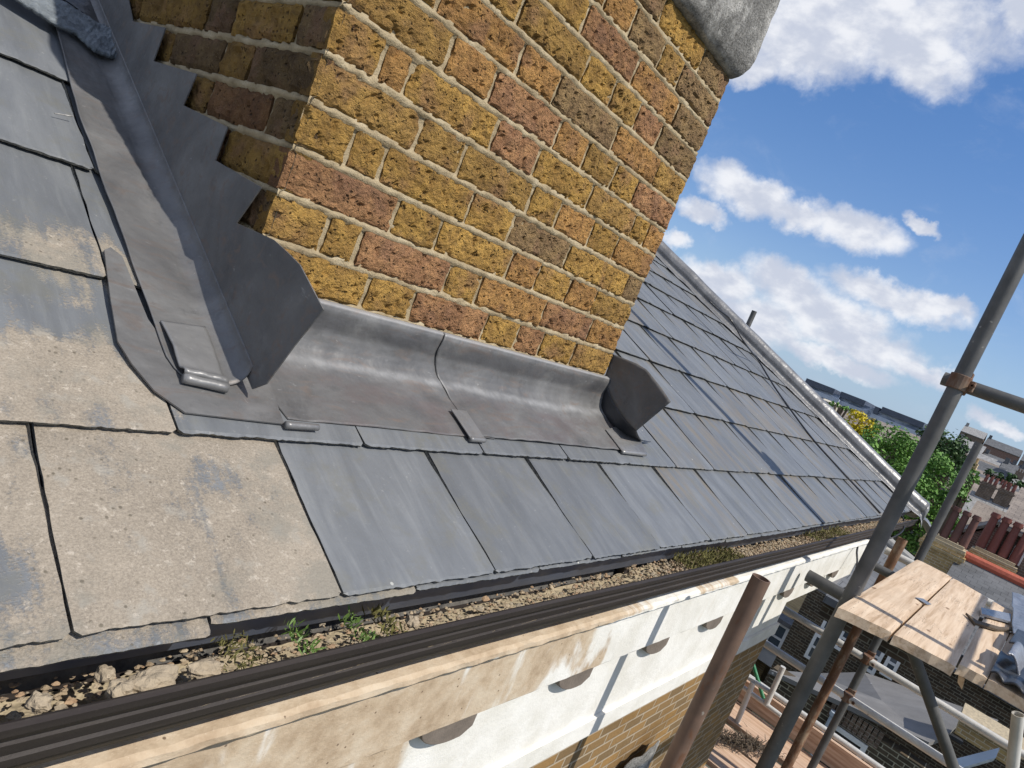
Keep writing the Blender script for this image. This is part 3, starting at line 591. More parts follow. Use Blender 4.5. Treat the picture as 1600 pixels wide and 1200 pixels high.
cl = MB(); q = [pr(u, v, .024) for u, v in [(946, 672), (985, 660), (1010, 708), (972, 706)]]; cl.prism(q, roof_n * .002); cl.build('clip_tail', MAT['lead'], apB)
# turned-out wing at the right arris
wg = MB(); XW = CW + .012
up_ = [(957, 553), (975, 560), (995, 568), (1011, 578), (1030, 602), (1048, 628)]; lo_ = [(947, 585), (950, 606), (958, 625), (968, 643), (980, 658), (995, 673)]
U_ = [px(u, v, XW) for u, v in up_]; L_ = [px(u, v, XW) for u, v in lo_]
def inter(P, a):
    t = a * (len(P) - 1); i = min(int(t), len(P) - 2); return P[i].lerp(P[i + 1], t - i)
wg.grid(lambda a, b: inter(U_, a).lerp(inter(L_, a), b) + Vector((.003 * math.sin(a * 2.4) * (1 - b) + .003 * mn.noise(Vector((a * 4, b * 4, 0))), 0, 0)), 24, 16)
wo_ = wg.build('apron_wing', MAT['lead_brown'], stack, smooth=True, solid=.0022)
fw = MB(); F_ = [pr(u, v, .02) for u, v in [(930, 612), (934, 632), (944, 650), (960, 668), (985, 683), (1017, 690)]]
fw.grid(lambda a, b: (inter(L_, a).lerp(inter(F_, a), b) + Vector((-.004, 0, -.012)) * math.sin(b * math.pi)), 24, 12); fw.build('wing_foot', MAT['felt'], wo_, smooth=True, solid=.0022)  # lead foot in black felt material: its shade is put into the colour
# lead nail / clip wire on the left slates
nl = MB(); nl.tube([pr(85, 177, .02), pr(115, 182, .024)], .0011, 6); nl.build('clout_nail', MAT['lead_new'], sfo)

# ---- gutter
GX0, GX1 = -1.3, 5.25
gp = [(-.352, -.350), (-.352, -.421), (-.38, -.4225), (-.44, -.4225), (-.468, -.414), (-.480, -.398), (-.486, -.386), (-.491, -.384), (-.493, -.374), (-.4905, -.371), (-.493, -.368), (-.4965, -.355), (-.4945, -.352), (-.497, -.3495), (-.503, -.340), (-.5045, -.331), (-.4985, -.3295), (-.4935, -.332), (-.490, -.345), (-.485, -.375), (-.465, -.404), (-.44, -.412), (-.41, -.413), (-.358, -.413), (-.3555, -.352)]
gt = MB(); ng = len(gp); NX = 60; vs = []; fs = []
for i in range(NX + 1):
    x = GX0 + (GX1 - GX0) * i / NX
    for (y, z) in gp: vs.append(Vector((x, y, z)) + Vector((0, .0012 * mn.noise(Vector((x * 2, 0, 0))), .002 * mn.noise(Vector((x * 1.3, 5, 0))) - .0016 * (x - 1))))
for i in range(NX):
    for k in range(ng): a = i * ng + k; b = i * ng + (k + 1) % ng; fs.append((a, b, b + ng, a + ng))
fs += [tuple(range(ng)), tuple(range(NX * ng, NX * ng + ng))]
gt.add(vs, fs); gut = gt.build('gutter', MAT['iron'], house, smooth=False)
gf = MB(); gf.grid(lambda a, b: Vector((GX0 + (GX1 - GX0) * a, -.3572 - .012 * b * b - .003 * mn.noise(Vector((a * 60, b, 3))), -.325 - .087 * b)), 120, 4); gf.build('gutter_back', MAT['iron_in'], gut)
for x in (.93, 2.95, 3.15): 
    g = MB(); g.box((x, -.36, -.335), (.028, 0, 0), (0, -.022, .0), (.01, -.012, -.07)); g.build('gutter_strap', MAT['iron'], gut)
# fascia, cornice and frieze
CX1 = 4.05; cprof = [(-.36, -.4245), (-.39, -.4245), (-.402, -.4245), (-.403, -.436), (-.405, -.452), (-.416, -.4600), (-.442, -.4625), (-.449, -.467), (-.450, -.476), (-.446, -.481), (-.416, -.483), (-.4095, -.490), (-.4095, -.652), (-.405, -.6585), (-.400, -.660), (-.396, -.6605), (-.362, -.6605), (-.300, -.62), (-.300, -.4245)]
cn_ = MB(); nc = len(cprof); NXc = 420; vs = []; fs = []
for i in range(NXc + 1):
    x = GX0 + (CX1 + .55 - GX0) * i / NXc
    for k, (y, z) in enumerate(cprof):
        r = .0024 if k in (6, 7, 8, 9) else .0012; vs.append(Vector((x, y + r * mn.noise(Vector((x * 22, k * 3, 0))), z + (r * 1.2 * mn.noise(Vector((x * 26, k * 3, 8))) if 3 < k < 13 else 0))))
for i in range(NXc):
    for k in range(nc): a = i * nc + k; b = i * nc + (k + 1) % nc; fs.append((a, b, b + nc, a + nc))
fs += [tuple(range(nc)), tuple(range(NXc * nc, NXc * nc + nc))]
cn_.add(vs, fs); cor = cn_.build('cornice', MAT['stone'], house); cor['label'] = 'stained tan and white moulded cornice below the gutter'
fb = MB(); fb.abox(GX0, 5.2, -.350, -.31, -.425, -.318); fb.build('fascia_board', MAT['dark_far'], house)
fr = MB(); fr.abox(GX0, 3.03, -.360, -.30, -.915, -.659); fr.abox(3.03, CX1 + .5, -.360, -.30, -.80, -.659); fr.abox(GX0, 3.05, -.372, -.30, -.976, -.916); fr.build('frieze', MAT['stone'], house)
xk = .565
while xk < 4.3:
    if xk > -1:
        cb = MB(); pts = [(xk - .165, -.6615), (xk - .165, -.680)]
        for t in range(1, 10):
            an = math.pi / 2 * t / 9; pts.append((xk - .165 + .110 * (1 - math.cos(an)), -.680 - .056 * math.sin(an)))
        pts += [(xk - .03, -.735), (xk, -.718), (xk, -.6615)]
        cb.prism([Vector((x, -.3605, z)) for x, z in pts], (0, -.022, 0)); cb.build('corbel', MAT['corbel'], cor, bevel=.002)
    xk += .472
# wall below
wl = MB(); wl.abox(GX0, 3.03, -.354, .1, -9.9, -.9765); fw_ = wl.build('front_wall', MAT['wall_front'], house)
sw = MB(); sw.abox(3.028, 3.0325, -.352, 6.5, -9.9, -.35); sw.build('side_wall', MAT['wall_front_y'], house)
sw = MB(); sw.abox(3.04, 4.4, .9, 6.5, -9.9, -.1); sw.build('set_back_wall', MAT['wall_dark'], house)

# ---- ribbed panel with battered lead edge at the top left, lying on the slates
rb = thing('ribbed_panel', RP(-.12, 1.0, .03), 'dark ribbed panel with a battered grey lead edge, lying on slates left of the chimney', 'roof panel')
NP = roof_n
def pp(u, v, o): return pr(u, v, o)
e = MB(); a0, a1 = [(-60, -60), (28, -2), (75, 28), (122, 53), (149, 77), (175, 88), (197, 90)], [(30, -50), (92, -4), (120, 14), (150, 32), (172, 44), (188, 51), (203, 60)]
e.grid(lambda a, b: inter([pp(*q, .040) for q in a0], a).lerp(inter([pp(*q, .050) for q in a1], a), b) + NP * (.004 * mn.noise(Vector((a * 7, b * 4, 2))) + .004 * mn.noise(Vector((a * 35, b * 12, 2))) * (1 + 2 * (a > .8))), 90, 16)
e.build('lead_edge', MAT['lead_rough'], rb, smooth=True, solid=.008)
e = MB(); a0, a1 = [(203, 60), (201, 44), (205, 30), (208, 16), (214, -8), (222, -60)], [(197, 88), (202, 60), (210, 36), (215, 16), (219, -1), (230, -60)]
e.grid(lambda a, b: inter([pp(*q, .050) for q in a0], a).lerp(inter([pp(*q, .046) for q in a1], a), b) + NP * (.003 * mn.noise(Vector((a * 9, b * 3, 7))) + .007 * math.sin(b * 3.1)), 50, 10)
e.build('lead_edge', MAT['lead_rough'], rb, smooth=True, solid=.008)
for (p0, p1, w_) in (((120, -30), (203, 24), .0065), ((160, -30), (211, 2), .006), ((190, -34), (216, -18), .006)):
    q0, q1 = pp(*p0, .040), pp(*p1, .040); e = MB(); t = (q1 - q0).normalized(); sd_ = NP.cross(t).normalized()
    e.box(q0 - sd_ * w_, q1 - q0, sd_ * 2 * w_, NP * .008); e.build('rib', MAT['lead_rough'], rb, bevel=.002)
e = MB(); e.prism([pp(10, -60, .034), pp(110, 5, .034), pp(195, 66, .034), pp(208, 30, .034), pp(224, -60, .034)], NP * -.012); e.build('dark_tray', MAT['cable'], rb)

# ---- what lies in the gutter
dg = MB(); rg = random.Random(11)
def chunk(mb, p, r, col, rr=rg, flat_=.6):
    vs = []; k = 7
    for i in range(k):
        a = 2 * math.pi * i / k; q = rr.uniform(.6, 1.1); vs.append(p + Vector((math.cos(a) * r * q, math.sin(a) * r * q * .7, rr.uniform(-.15, .2) * r)))
    top = p + Vector((rr.uniform(-.3, .3) * r, rr.uniform(-.2, .2) * r, r * flat_ * rr.uniform(.7, 1.2))); bt = p - Vector((0, 0, r * flat_))
    ii = 0.55; mid = [top + (v - top) * ii + Vector((0, 0, r * .12)) for v in vs]
    V = vs + mid + [bt]; f = [(i, (i + 1) % k, k + (i + 1) % k, k + i) for i in range(k)] + [tuple(range(k, 2 * k))] + [((i + 1) % k, i, 2 * k) for i in range(k)]
    mb.add(V, f, col)
cols = [(.33, .25, .16), (.22, .155, .095), (.44, .36, .25), (.15, .10, .07), (.27, .24, .19), (.34, .19, .10)]
def fill_h(x): return -.388 + .010 * mn.noise(Vector((x * 5, 0, 3))) + (.012 if x > .9 else 0)
for i in range(7500):
    x = GX0 + (5.2 - GX0) * rg.random() ** 1.35; t = rg.random(); y = -.385 - .100 * t ** .75; r = rg.uniform(.0018, .0062) * (1 if x < 1 else 1.3) * (1.9 if rg.random() < .05 else 1)
    chunk(dg, Vector((x, y, fill_h(x) + .024 * t * t + rg.uniform(-.002, .004))), r, rg.choice(cols))
dd = dg.build('gutter_grit', MAT['grit']); tag(dd, 'loose grit, slate chips and dead leaves along the gutter', kind='stuff')
bed = MB(); bed.grid(lambda a, b: Vector((GX0 + (5.2 - GX0) * a, -.385 - .107 * b, fill_h(GX0 + 6.5 * a) - .016 + .034 * b * b + .004 * mn.noise(Vector((a * 300, b * 5, 0))))), 500, 8)
tag(bed.build('gutter_silt', MAT['haunch'], smooth=True), 'pale dried silt lying in the gutter', kind='stuff')
for i, (u, v, r, lb) in enumerate([(190, 1080, 0.0161, 'upright pale mortar lump in the gutter, leftmost of the large ones'), (165, 1052, 0.0119, 'small pale lump leaning behind the upright mortar lump in the gutter'), (240, 1066, 0.0204, 'wide flat pale mortar slab in the gutter beside the upright lump'), (322, 1045, 0.0153, 'rounded buff mortar lump in the gutter left of the moss clump'),
        (645, 972, .013, 'buff mortar lump in the gutter right of the two weeds'), (62, 1098, .013, 'small buff lump at the far left end of the gutter')]):
    p = pl(u, v, (0, 0, 1), -.345); p.y = max(min(p.y, -.425), -.478); m = MB(); rr = random.Random(i + 40)
    m.grid(lambda a, b: p + Vector((math.cos(2 * math.pi * a) * math.sin(math.pi * b) * r * (1.25 if i in (2, 3) else .75), math.sin(2 * math.pi * a) * math.sin(math.pi * b) * r * .8, math.cos(math.pi * b) * r * .62)) * (1 + .45 * mn.noise(Vector((math.cos(6.283 * a) * math.sin(3.14 * b) * 1.6 + i * 9, math.sin(6.283 * a) * math.sin(3.14 * b) * 1.6, math.cos(3.14 * b) * 1.6)))), 20, 12)
    tag(m.build('mortar_lump', MAT['lump'], org=p), lb, 'rubble', 'mortar lumps in the gutter')
def mossm(name, u, v, L, n_, lb, rad=.02, leafy=False, mat='moss'):
    p = pl(u, v, (0, 0, 1), -.35); p.y = -.45; m = MB(); r_ = random.Random(int(u))
    for i in range(n_):
        a = r_.uniform(-1, 1); q = p + Vector((a * L, r_.uniform(-.034, .034), r_.uniform(-.01, .006))); d_ = Vector((r_.uniform(-1, 1), r_.uniform(-1, .6), r_.uniform(.2, 1.3))).normalized() * rad * r_.uniform(.4, 1.1); w_ = Vector((r_.uniform(-1, 1), r_.uniform(-1, 1), 0)).normalized() * rad * (.11 if leafy else .09)
        m.add([q - w_ * .3, q + d_ * .55 - w_, q + d_, q + d_ * .55 + w_, q + w_ * .3], [(0, 1, 2, 3, 4)])
    o = m.build(name, MAT[mat], org=p); return o
for (u, v, L, k, lb, mt) in [(375, 1022, .022, 200, 'brown dried moss clump in the gutter left of the first weed', 'moss')]:
    tag(mossm('moss_clump', u, v, L, k, lb, .013, mat=mt), lb, 'moss')
for (u, v, L, k, lb) in [(1110, 873, .20, 1500, 'long mossy strip in the gutter midway along the eave'), (1290, 832, .32, 900, 'yellow green moss in the far end of the gutter')]:
    tag(mossm('moss_strip', u, v, L, k, lb, .018), lb, 'moss')
tag(mossm('weed', 462, 990, .012, 110, '', .015, True, 'leaf'), 'green feathery weed in the gutter, left of the two weeds', 'weed', 'weeds growing in the gutter')
tag(mossm('weed', 556, 982, .011, 110, '', .015, True, 'leaf'), 'green leafy weed in the gutter, right of the two weeds', 'weed', 'weeds growing in the gutter')
tag(mossm('weed', 590, 962, .012, 80, '', .020, True, 'moss'), 'brownish dry weed stems just right of the green weeds', 'weed', 'weeds growing in the gutter')

# ---- cables on the hip and off the gutter end
def spline(P, k=8):
    out = []
    for i in range(len(P) - 1):
        a, b, c, d_ = P[max(i - 1, 0)], P[i], P[i + 1], P[min(i + 2, len(P) - 1)]
        for j in range(k):
            t = j / k; out.append(.5 * ((2 * b) + (c - a) * t + (2 * a - 5 * b + 4 * c - d_) * t * t + (3 * b - a - 3 * c + d_) * t ** 3))
    return out + [P[-1]]
cbp = [pr(1108, 470, .17), pr(1123, 484, .165), pr(1142, 500, .16), pr(1163, 535, .12), pr(1184, 562, .05), pr(1200, 588, .03), pr(1218, 616, .022), pr(1265, 680, .02), pr(1302, 722, .02), pr(1342, 765, .02), pr(1376, 802, .02)]
m = MB(); m.tube(spline(cbp), .0055, 8); tag(m.build('cable', MAT['cable'], org=cbp[0]), 'thin black cable crossing the hip lead and running down the far slates', 'cable')
cbp = [pr(1400, 795, .02), px(1412, 812, 4.7), px(1411, 828, 4.6), px(1398, 838, 4.4), px(1385, 842, 4.3), px(1360, 842, 4.0), px(1344, 848, 3.85), px(1339, 860, 3.75), px(1339, 880, 3.7), px(1333, 905, 3.6), px(1322, 918, 3.5), px(1300, 925, 3.45)]
m = MB(); m.tube(spline(cbp), .0052, 8); tag(m.build('cable', MAT['cable'], org=cbp[0]), 'black cable looping off the gutter end behind the tall scaffold pole', 'cable')

# ---------------------------------------------------------------- scaffold
GZ = -9.9
def vpole(u, v, X, r, mat, lb, ztop=None, hollow=.84, group='upright scaffold tubes beside the eave', zb=GZ):
    P = px(u, v, X); zt = P.z if ztop is None else ztop; m = MB(); m.tube([(P.x, P.y, zt), (P.x, P.y, (zt + zb) / 2), (P.x, P.y, zb)], r, 28, hollow=hollow)
    o = m.build('scaffold_pole', MAT[mat], org=(P.x, P.y, zb), smooth=True); tag(o, lb, 'scaffold pole', group)
    try:
        o.data.shade_smooth(); 
    except Exception: pass
    return o, P
def edge_smooth(o):
    m = o.modifiers.new('es', 'EDGE_SPLIT'); m.split_angle = math.radians(40); return o
PG = 'upright scaffold tubes beside the eave'
po1, P1 = vpole(1397, 797, 2.60, .0305, 'galv', 'tall grey steel scaffold pole rising out of the picture at the right', ztop=3.2); edge_smooth(po1)
po3, P3 = vpole(1190, 903, 1.30, .0245, 'rust', 'brown rusty open-topped pole standing close in front of the white cornice'); edge_smooth(po3)
po2, P2 = vpole(1530, 692, 4.9, .026, 'galv', 'grey scaffold pole ending level with the tree, behind the timber platform'); edge_smooth(po2)
po4, P4 = vpole(1411, 842, 4.55, .030, 'rust2', 'short-topped flaking rusty pole behind the left platform board'); edge_smooth(po4)
po5, P5 = vpole(1179, 486, 6.4, .027, 'galv', 'short grey pole end showing just above the hip lead'); edge_smooth(po5)
def htube(name, a, b, r, mat, lb, group='level scaffold tubes', hollow=.84):
    a, b = Vector(a), Vector(b); m = MB(); m.tube([a, a.lerp(b, .5), b], r, 20, hollow=hollow); o = m.build(name, MAT[mat], org=a, smooth=True); edge_smooth(o); return tag(o, lb, 'scaffold tube', group)
def coupler(c, parent_dir, r, par, col='coupler'):
    """clamp band, cap and bolt wrapped round a joint"""
    m = MB(); c = Vector(c); m.tube([c + UZ * -.03, c + UZ * .03], r * 1.28, 18); m.tube([c + UY * -.032 + UX * r * 1.9, c + UY * .032 + UX * r * 1.9], r * 1.3, 18)
    m.box(c + Vector((-.01, -.055, -.02)), (.05, 0, 0), (0, .022, 0), (0, 0, .04)); m.box(c + Vector((.03, -.03, .02)), (.05, 0, 0), (0, .05, 0), (0, 0, .035))
    m.tube([c + Vector((.0, -.05, 0)), c + Vector((-.045, -.05, 0))], .007, 8); m.tube([c + Vector((-.03, -.05, 0)), c + Vector((-.045, -.05, 0))], .012, 6)
    return m.build('coupler', MAT[col], par, bevel=.003)
J1 = px(1500, 598, P1.x); z1 = J1.z
T1 = htube('scaffold_tube', (P1.x + .058, px(1474, 590, P1.x + .058).y, z1), (P1.x + .058, -3.2, z1), .0275, 'galv', 'grey level tube clamped across the tall pole against the sky')
coupler((P1.x, P1.y, z1), 0, .030, T1)
PZ = -.5; TZ = PZ - .038 - .028
t2x = pz(1292, 916, TZ).x; T2 = htube('scaffold_tube', (t2x, pz(1258, 900, TZ).y, TZ), (t2x, -2.3, TZ), .028, 'galv', 'thick grey tube carrying the near end of the platform, its end close to the cornice')
t3x = pz(1376, 890, TZ).x; T3 = htube('scaffold_tube', (t3x, pz(1364, 884, TZ).y, TZ), (t3x, -2.3, TZ), .0245, 'galv', 'grey tube crossing under the middle of the platform behind the tall pole')
t4x = pz(1392, 864, TZ).x; T4 = htube('scaffold_tube', (t4x, pz(1383, 860, TZ).y, TZ), (t4x, -2.3, TZ), .0245, 'galv_lt', 'pale tube end beside the short-topped rusty pole, under the platform far end')
XH = P2.x - .06
zH1 = px(1400, 1058, XH).z; zH2 = px(1400, 1139, XH).z
H1 = htube('scaffold_tube', (XH, px(1222, 946, XH).y, zH1), (XH, -3.2, zH1), .0245, 'galv_lt', 'pale level tube clamped to the rear pole below the platform, upper of the pair')
H2 = htube('scaffold_tube', (XH, px(1187, 1000, XH).y, zH2), (XH, -3.2, zH2), .0275, 'galv_lt', 'pale level tube clamped to the rear pole below the platform, lower of the pair')
coupler((XH - .0, P2.y, zH1), 0, .026, H1); coupler((XH - .0, P2.y, zH2), 0, .026, H2)
htube('brace_tube', px(1421, 1004, 3.1), px(1512, 1262, 3.35), .0255, 'galv', 'grey diagonal brace dropping from under the platform', 'sloping scaffold tubes')
htube('brace_tube', px(1591, 1116, 3.3), px(1572, 1290, 3.45), .0245, 'galv_lt', 'pale blue-white tube end standing at the bottom right corner', 'sloping scaffold tubes')
# guard frame beyond the wall corner
gfm = thing('guard_frame', px(1150, 1137, 5.5), 'welded pale tube frame leaning beyond the corner of the brick wall', 'guard frame')
XG = 5.5
for (a, b, nm) in (((1150, 1046), (1204, 1082), 'rail'), ((1140, 1058), (1220, 1118), 'rail'), ((1118, 1116), (1174, 1156), 'rail'), ((1224, 1042), (1197, 1101), 'strut'), ((1177, 1066), (1148, 1137), 'strut')):
    m = MB(); m.tube([px(*a, XG + (.0 if nm == 'rail' else -.01)), px(*b, XG)], .0225 if nm == 'strut' else .019, 16); edge_smooth(m.build(nm, MAT['galv_lt'], gfm, smooth=True))
for (a, b, lb) in (((1172, 1022), (1193, 1092), 'thin green pole slanting behind the guard frame, upper length'), ((1130, 1098), (1142, 1128), 'short green pole end low beside the wall corner')):
    m = MB(); m.tube([px(*a, 5.9), px(*b, 5.75)], .017, 12); tag(edge_smooth(m.build('green_pole', MAT['green'], org=px(*b, 5.75), smooth=True)), lb, 'pole')

# platform boards
def board(name, c, th, mat, lb, group, dz=(0, 0, 0), bands=True, res=40):
    """c: near-left, near-right, far-right, far-left corners on top"""
    c = [Vector(q) for q in c]; m = MB(); n_ = 36
    def top(a, b): 
        q = c[0].lerp(c[1], b).lerp(c[3].lerp(c[2], b), a); e_ = min(b, 1 - b)
        return q + UZ * (.0025 * mn.noise(Vector((q.x * 4, q.y * 4, 2))) - .003 * math.exp(-e_ * 30) - .003 * math.exp(-min(a, 1 - a) * 70)) + UX * ((.006 * mn.noise(Vector((b * 6, 2, c[0].x)))) if a in (0, 1) else 0)
    m.grid(top, n_, 8, None); m.grid(lambda a, b: top(a, 1 - b) - UZ * th, n_, 8)
    for q in (0, 1): m.grid(lambda a, b: top(a if q == 0 else 1 - a, q) - UZ * th * (b), n_, 2)
    m.grid(lambda a, b: top(0, 1 - a) - UZ * th * b, 8, 2); m.grid(lambda a, b: top(1, a) - UZ * th * b, 8, 2)
    o = m.build(name, MAT[mat], org=c[0]); bb = bmesh.new(); bb.from_mesh(o.data); bmesh.ops.remove_doubles(bb, verts=bb.verts, dist=1e-5); bmesh.ops.recalc_face_normals(bb, faces=bb.faces); bb.to_mesh(o.data); bb.free()
    return tag(o, lb, 'scaffold board', group)
BGp = 'boards of the upper platform'
qa = [pz(1311, 947, PZ), pz(1394, 987, PZ), pz(1488, 901, PZ), pz(1434, 873, PZ)]
board('scaffold_board', qa, .038, 'wood', 'cracked pale board nearest the pole, left edge of the upper platform', BGp)
qb = [pz(1398, 990, PZ), pz(1494, 1040, PZ), pz(1545, 934, PZ), pz(1490, 902.5, PZ)]
board('scaffold_board', qb, .038, 'wood', 'wide pale board in the middle of the platform, crossed by the pole shadow', BGp)
board('scaffold_board', [pz(1500, 1036, PZ - .002), pz(1544, 1058, PZ - .002), pz(1590, 962, PZ - .002), pz(1552, 938, PZ - .002)], .038, 'wood', 'third board of the upper platform, beside the dark offcuts', BGp)
board('scaffold_board', [pz(1546, 1059, PZ - .002), pz(1612, 1098, PZ - .002), pz(1680, 1010, PZ - .002), pz(1592, 963, PZ - .002)], .038, 'wood', 'board under the rolled lead at the right edge of the upper platform', BGp)
m = MB(); m.prism([px(1498, 1052, 2.62), px(1507, 1062, 2.6), px(1503, 1078, 2.6), px(1496, 1066, 2.62)], (.05, 0, 0)); tag(m.build('wood_scrap', MAT['wood'], org=px(1498, 1052, 2.62)), 'torn pale scrap hanging below the joint of the platform boards', 'scrap')
m = MB(); q = [pz(u, v, PZ + .006) for u, v in [(1531, 952), (1578, 962), (1577, 974), (1532, 962)]]; m.prism(q, (0, 0, .012)); tag(m.build('lead_offcut', MAT['leadroll'], org=q[0]), 'flat grey lead offcut lying across the third platform board', 'offcut')
m = MB(); q = [pz(u, v, PZ + .004) for u, v in [(1508, 960), (1525, 972), (1560, 982), (1600, 984), (1600, 987), (1556, 986), (1522, 976)]]; m.prism(q, (0, 0, .01)); o = m.build('batten', MAT['bark'], org=q[0]); tri(o); tag(o, 'thin dark stick lying across the boards below the grey offcut', 'stick')
m = MB(); q = [pz(u, v, PZ + .003) for u, v in [(1430, 934), (1442, 936), (1455, 945), (1448, 945)]]; m.prism(q, (0, 0, .003)); tag(m.build('lead_offcut', MAT['leadroll'], org=q[0]), 'tiny grey lead scrap over the gap between the two widest boards', 'offcut')
# crumpled lead and felt at the right edge
def crump(name, P4, amp, mat, lb, cat, seed, thick=.004, lift=0):
    P4 = [pz(u, v, PZ + h) for u, v, h in P4]; m = MB()
    m.grid(lambda a, b: P4[0].lerp(P4[1], a).lerp(P4[3].lerp(P4[2], a), b) + UZ * (amp * (mn.noise(Vector((a * 3 + seed, b * 5, seed))) + .4 * math.sin(b * 14 + a * 3)) + lift), 30, 40)
    return tag(m.build(name, MAT[mat], org=P4[0], smooth=True, solid=thick), lb, cat)
crump('lead_sheet', [(1581, 926, .03), (1640, 950, .05), (1650, 1010, .05), (1582, 992, .02)], .012, 'leadroll', 'crumpled bright blue-grey lead sheet on the platform at the right edge', 'lead sheet', 3)
m = MB(); q0 = pz(1556, 1034, PZ + .03); spr = []
for i in range(90):
    t = i / 89; spr.append((q0.x - .06 + .40 * t * (1 if i % 2 == -1 else 1), .045 * math.sin(t * 15) * (.5 + t), .05 + .04 * math.sin(t * 7 + 1)))
def rollf(a, b):
    t = b; P = Vector((q0.x + .02 * math.sin(t * 13), q0.y - .02 - t * .34, PZ + .045 + .032 * math.sin(t * 17 + 1.2))); return P + Vector((a * .32, -.02 * a, .008 * mn.noise(Vector((a * 3, t * 4, 9)))))
m.grid(rollf, 10, 80); tag(m.build('felt_roll', MAT['leadroll'], org=q0, smooth=True, solid=.007), 'wavy folded grey lead sheet standing on edge at the right of the platform', 'lead sheet')
crump('roofing_felt', [(1548, 1052, .010), (1562, 1018, .02), (1680, 1060, .03), (1620, 1094, .02)], .012, 'felt', 'black roofing felt under the folded lead sheet', 'felt', 8, .006)
crump('roofing_felt', [(1573, 1012, .02), (1586, 990, .03), (1700, 1030, .05), (1660, 1055, .03)], .010, 'felt', 'dark crumpled felt between the two lead sheets on the platform', 'felt', 12, .006, .02)

# lower deck
DZ = -2.6; xf = pz(1243, 1162, DZ).x; lbs = ['farthest', 'second farthest', 'third farthest', 'fourth farthest', 'fifth farthest', 'sixth farthest', 'nearest']
for i in range(7):
    x1_ = xf - i * .262; x0_ = x1_ - (.225 if i not in (1, 4) else .200); zz = DZ + (.022 if i % 3 == 1 else 0)
    board('scaffold_board', [(x0_, 1.2, zz), (x0_, -1.9 - .1 * (i % 2), zz), (x1_, -1.9 - .1 * (i % 2), zz), (x1_, 1.2, zz)], .038, 'wood_y', 'pinkish timber board of the lower deck by the brick wall, %s of seven' % lbs[i], 'boards of the lower deck')
tbx = xf + .03; board('toe_board', [(tbx, 1.2, DZ + .2), (tbx, -2.0, DZ + .2), (tbx + .04, -2.0, DZ + .2), (tbx + .04, 1.2, DZ + .2)], .2, 'wood_y', 'upright timber toe board along the far side of the lower deck', 'boards of the lower deck')
m = MB(); m.tube([(tbx - .03, 1.0, DZ + .26), (tbx - .03, -2.4, DZ + .26)], .0245, 16); tag(edge_smooth(m.build('scaffold_tube', MAT['galv_lt'], org=(tbx, 1, DZ), smooth=True)), 'pale tube lying along the toe board of the lower deck', 'scaffold tube', 'level scaffold tubes')
nest_p = pz(1155, 1163, DZ + .03); m = MB(); r_ = random.Random(5)
for i in range(900):
    a = r_.gauss(0, .35); q = nest_p + Vector((a * .30 + r_.gauss(0, .045), -a * .26 + r_.gauss(0, .045), abs(r_.gauss(0, .03)))); d_ = Vector((r_.uniform(-1, 1), r_.uniform(-1, 1), r_.uniform(-.3, .7))).normalized() * r_.uniform(.02, .07); w_ = d_.cross(UZ).normalized() * .004
    m.add([q - w_, q + w_, q + d_ + w_ * .5, q + d_ - w_ * .5], [(0, 1, 2, 3)])
tag(m.build('dried_weeds', MAT['bark'], org=nest_p), 'brown heap of pulled dried weeds lying on the lower deck', 'weeds')
q = py(1008, 1186, -.40); m = MB(); m.grid(lambda a, b: q + Vector((-.12 + a * .26, .02 - .02 * math.sin(a * 3.1) - .01 * b, -.30 * b + .05 * math.sin(a * 2.8) + .02 * mn.noise(Vector((a * 5, b * 5, 0))))), 24, 16)
tag(m.build('plastic_sheet', MAT['capstone'], org=q, smooth=True, solid=.003), 'pale crumpled plastic sheet against the brick wall at the bottom edge', 'sheet')
for zz in (-2.64 - .03,):
    for xx in (2.0, 3.4): htube('scaffold_tube', (xx, -.37, zz), (xx, -1.9, zz), .0245, 'galv', 'grey tube under the lower deck %s the wall corner' % ('before' if xx < 3 else 'beyond'))

# ---------------------------------------------------------------- what stands beyond
gr = MB(); gr.add([(-900, -2500, GZ), (3200, -2500, GZ), (3200, 2500, GZ), (-900, 2500, GZ)], [(0, 1, 2, 3)]); tag(gr.build('ground', MAT['ground']), kind='structure')
def slab(pts, ext): m = MB(); m.prism(pts, ext); return m
def fix(o): tri(o); return o
def window(parent, cx, cy, cz, w, h, face='x', mat='glass', bars=1, sash=.06):
    """frame with glass; faces -x (or -y)"""
    F = MB()
    def bx(u0, u1, z0, z1, d0, d1):
        if face == 'x': F.abox(cx + d0, cx + d1, cy + u0, cy + u1, cz + z0, cz + z1)
        else: F.abox(cx + u0, cx + u1, cy + d0, cy + d1, cz + z0, cz + z1)
    t = sash
    bx(-w / 2, w / 2, -h / 2, -h / 2 + t, -.05, .03); bx(-w / 2, w / 2, h / 2 - t, h / 2, -.05, .03); bx(-w / 2, -w / 2 + t, -h / 2 + t, h / 2 - t, -.048, .03); bx(w / 2 - t, w / 2, -h / 2 + t, h / 2 - t, -.048, .03)
    bx(-w / 2 + t, w / 2 - t, -t * .4, t * .4, -.04, .02)
    if bars: bx(-t * .3, t * .3, -h / 2 + t, h / 2 - t, -.035, .018)
    f = F.build('window', MAT['white_frame'], parent); g = MB()
    if face == 'x': g.abox(cx - .012, cx - .006, cy - w / 2 + .02, cy + w / 2 - .02, cz - h / 2 + .02, cz + h / 2 - .02)
    else: g.abox(cx - w / 2 + .02, cx + w / 2 - .02, cy - .012, cy - .006, cz - h / 2 + .02, cz + h / 2 - .02)
    g.build('pane', MAT[mat], f); return f
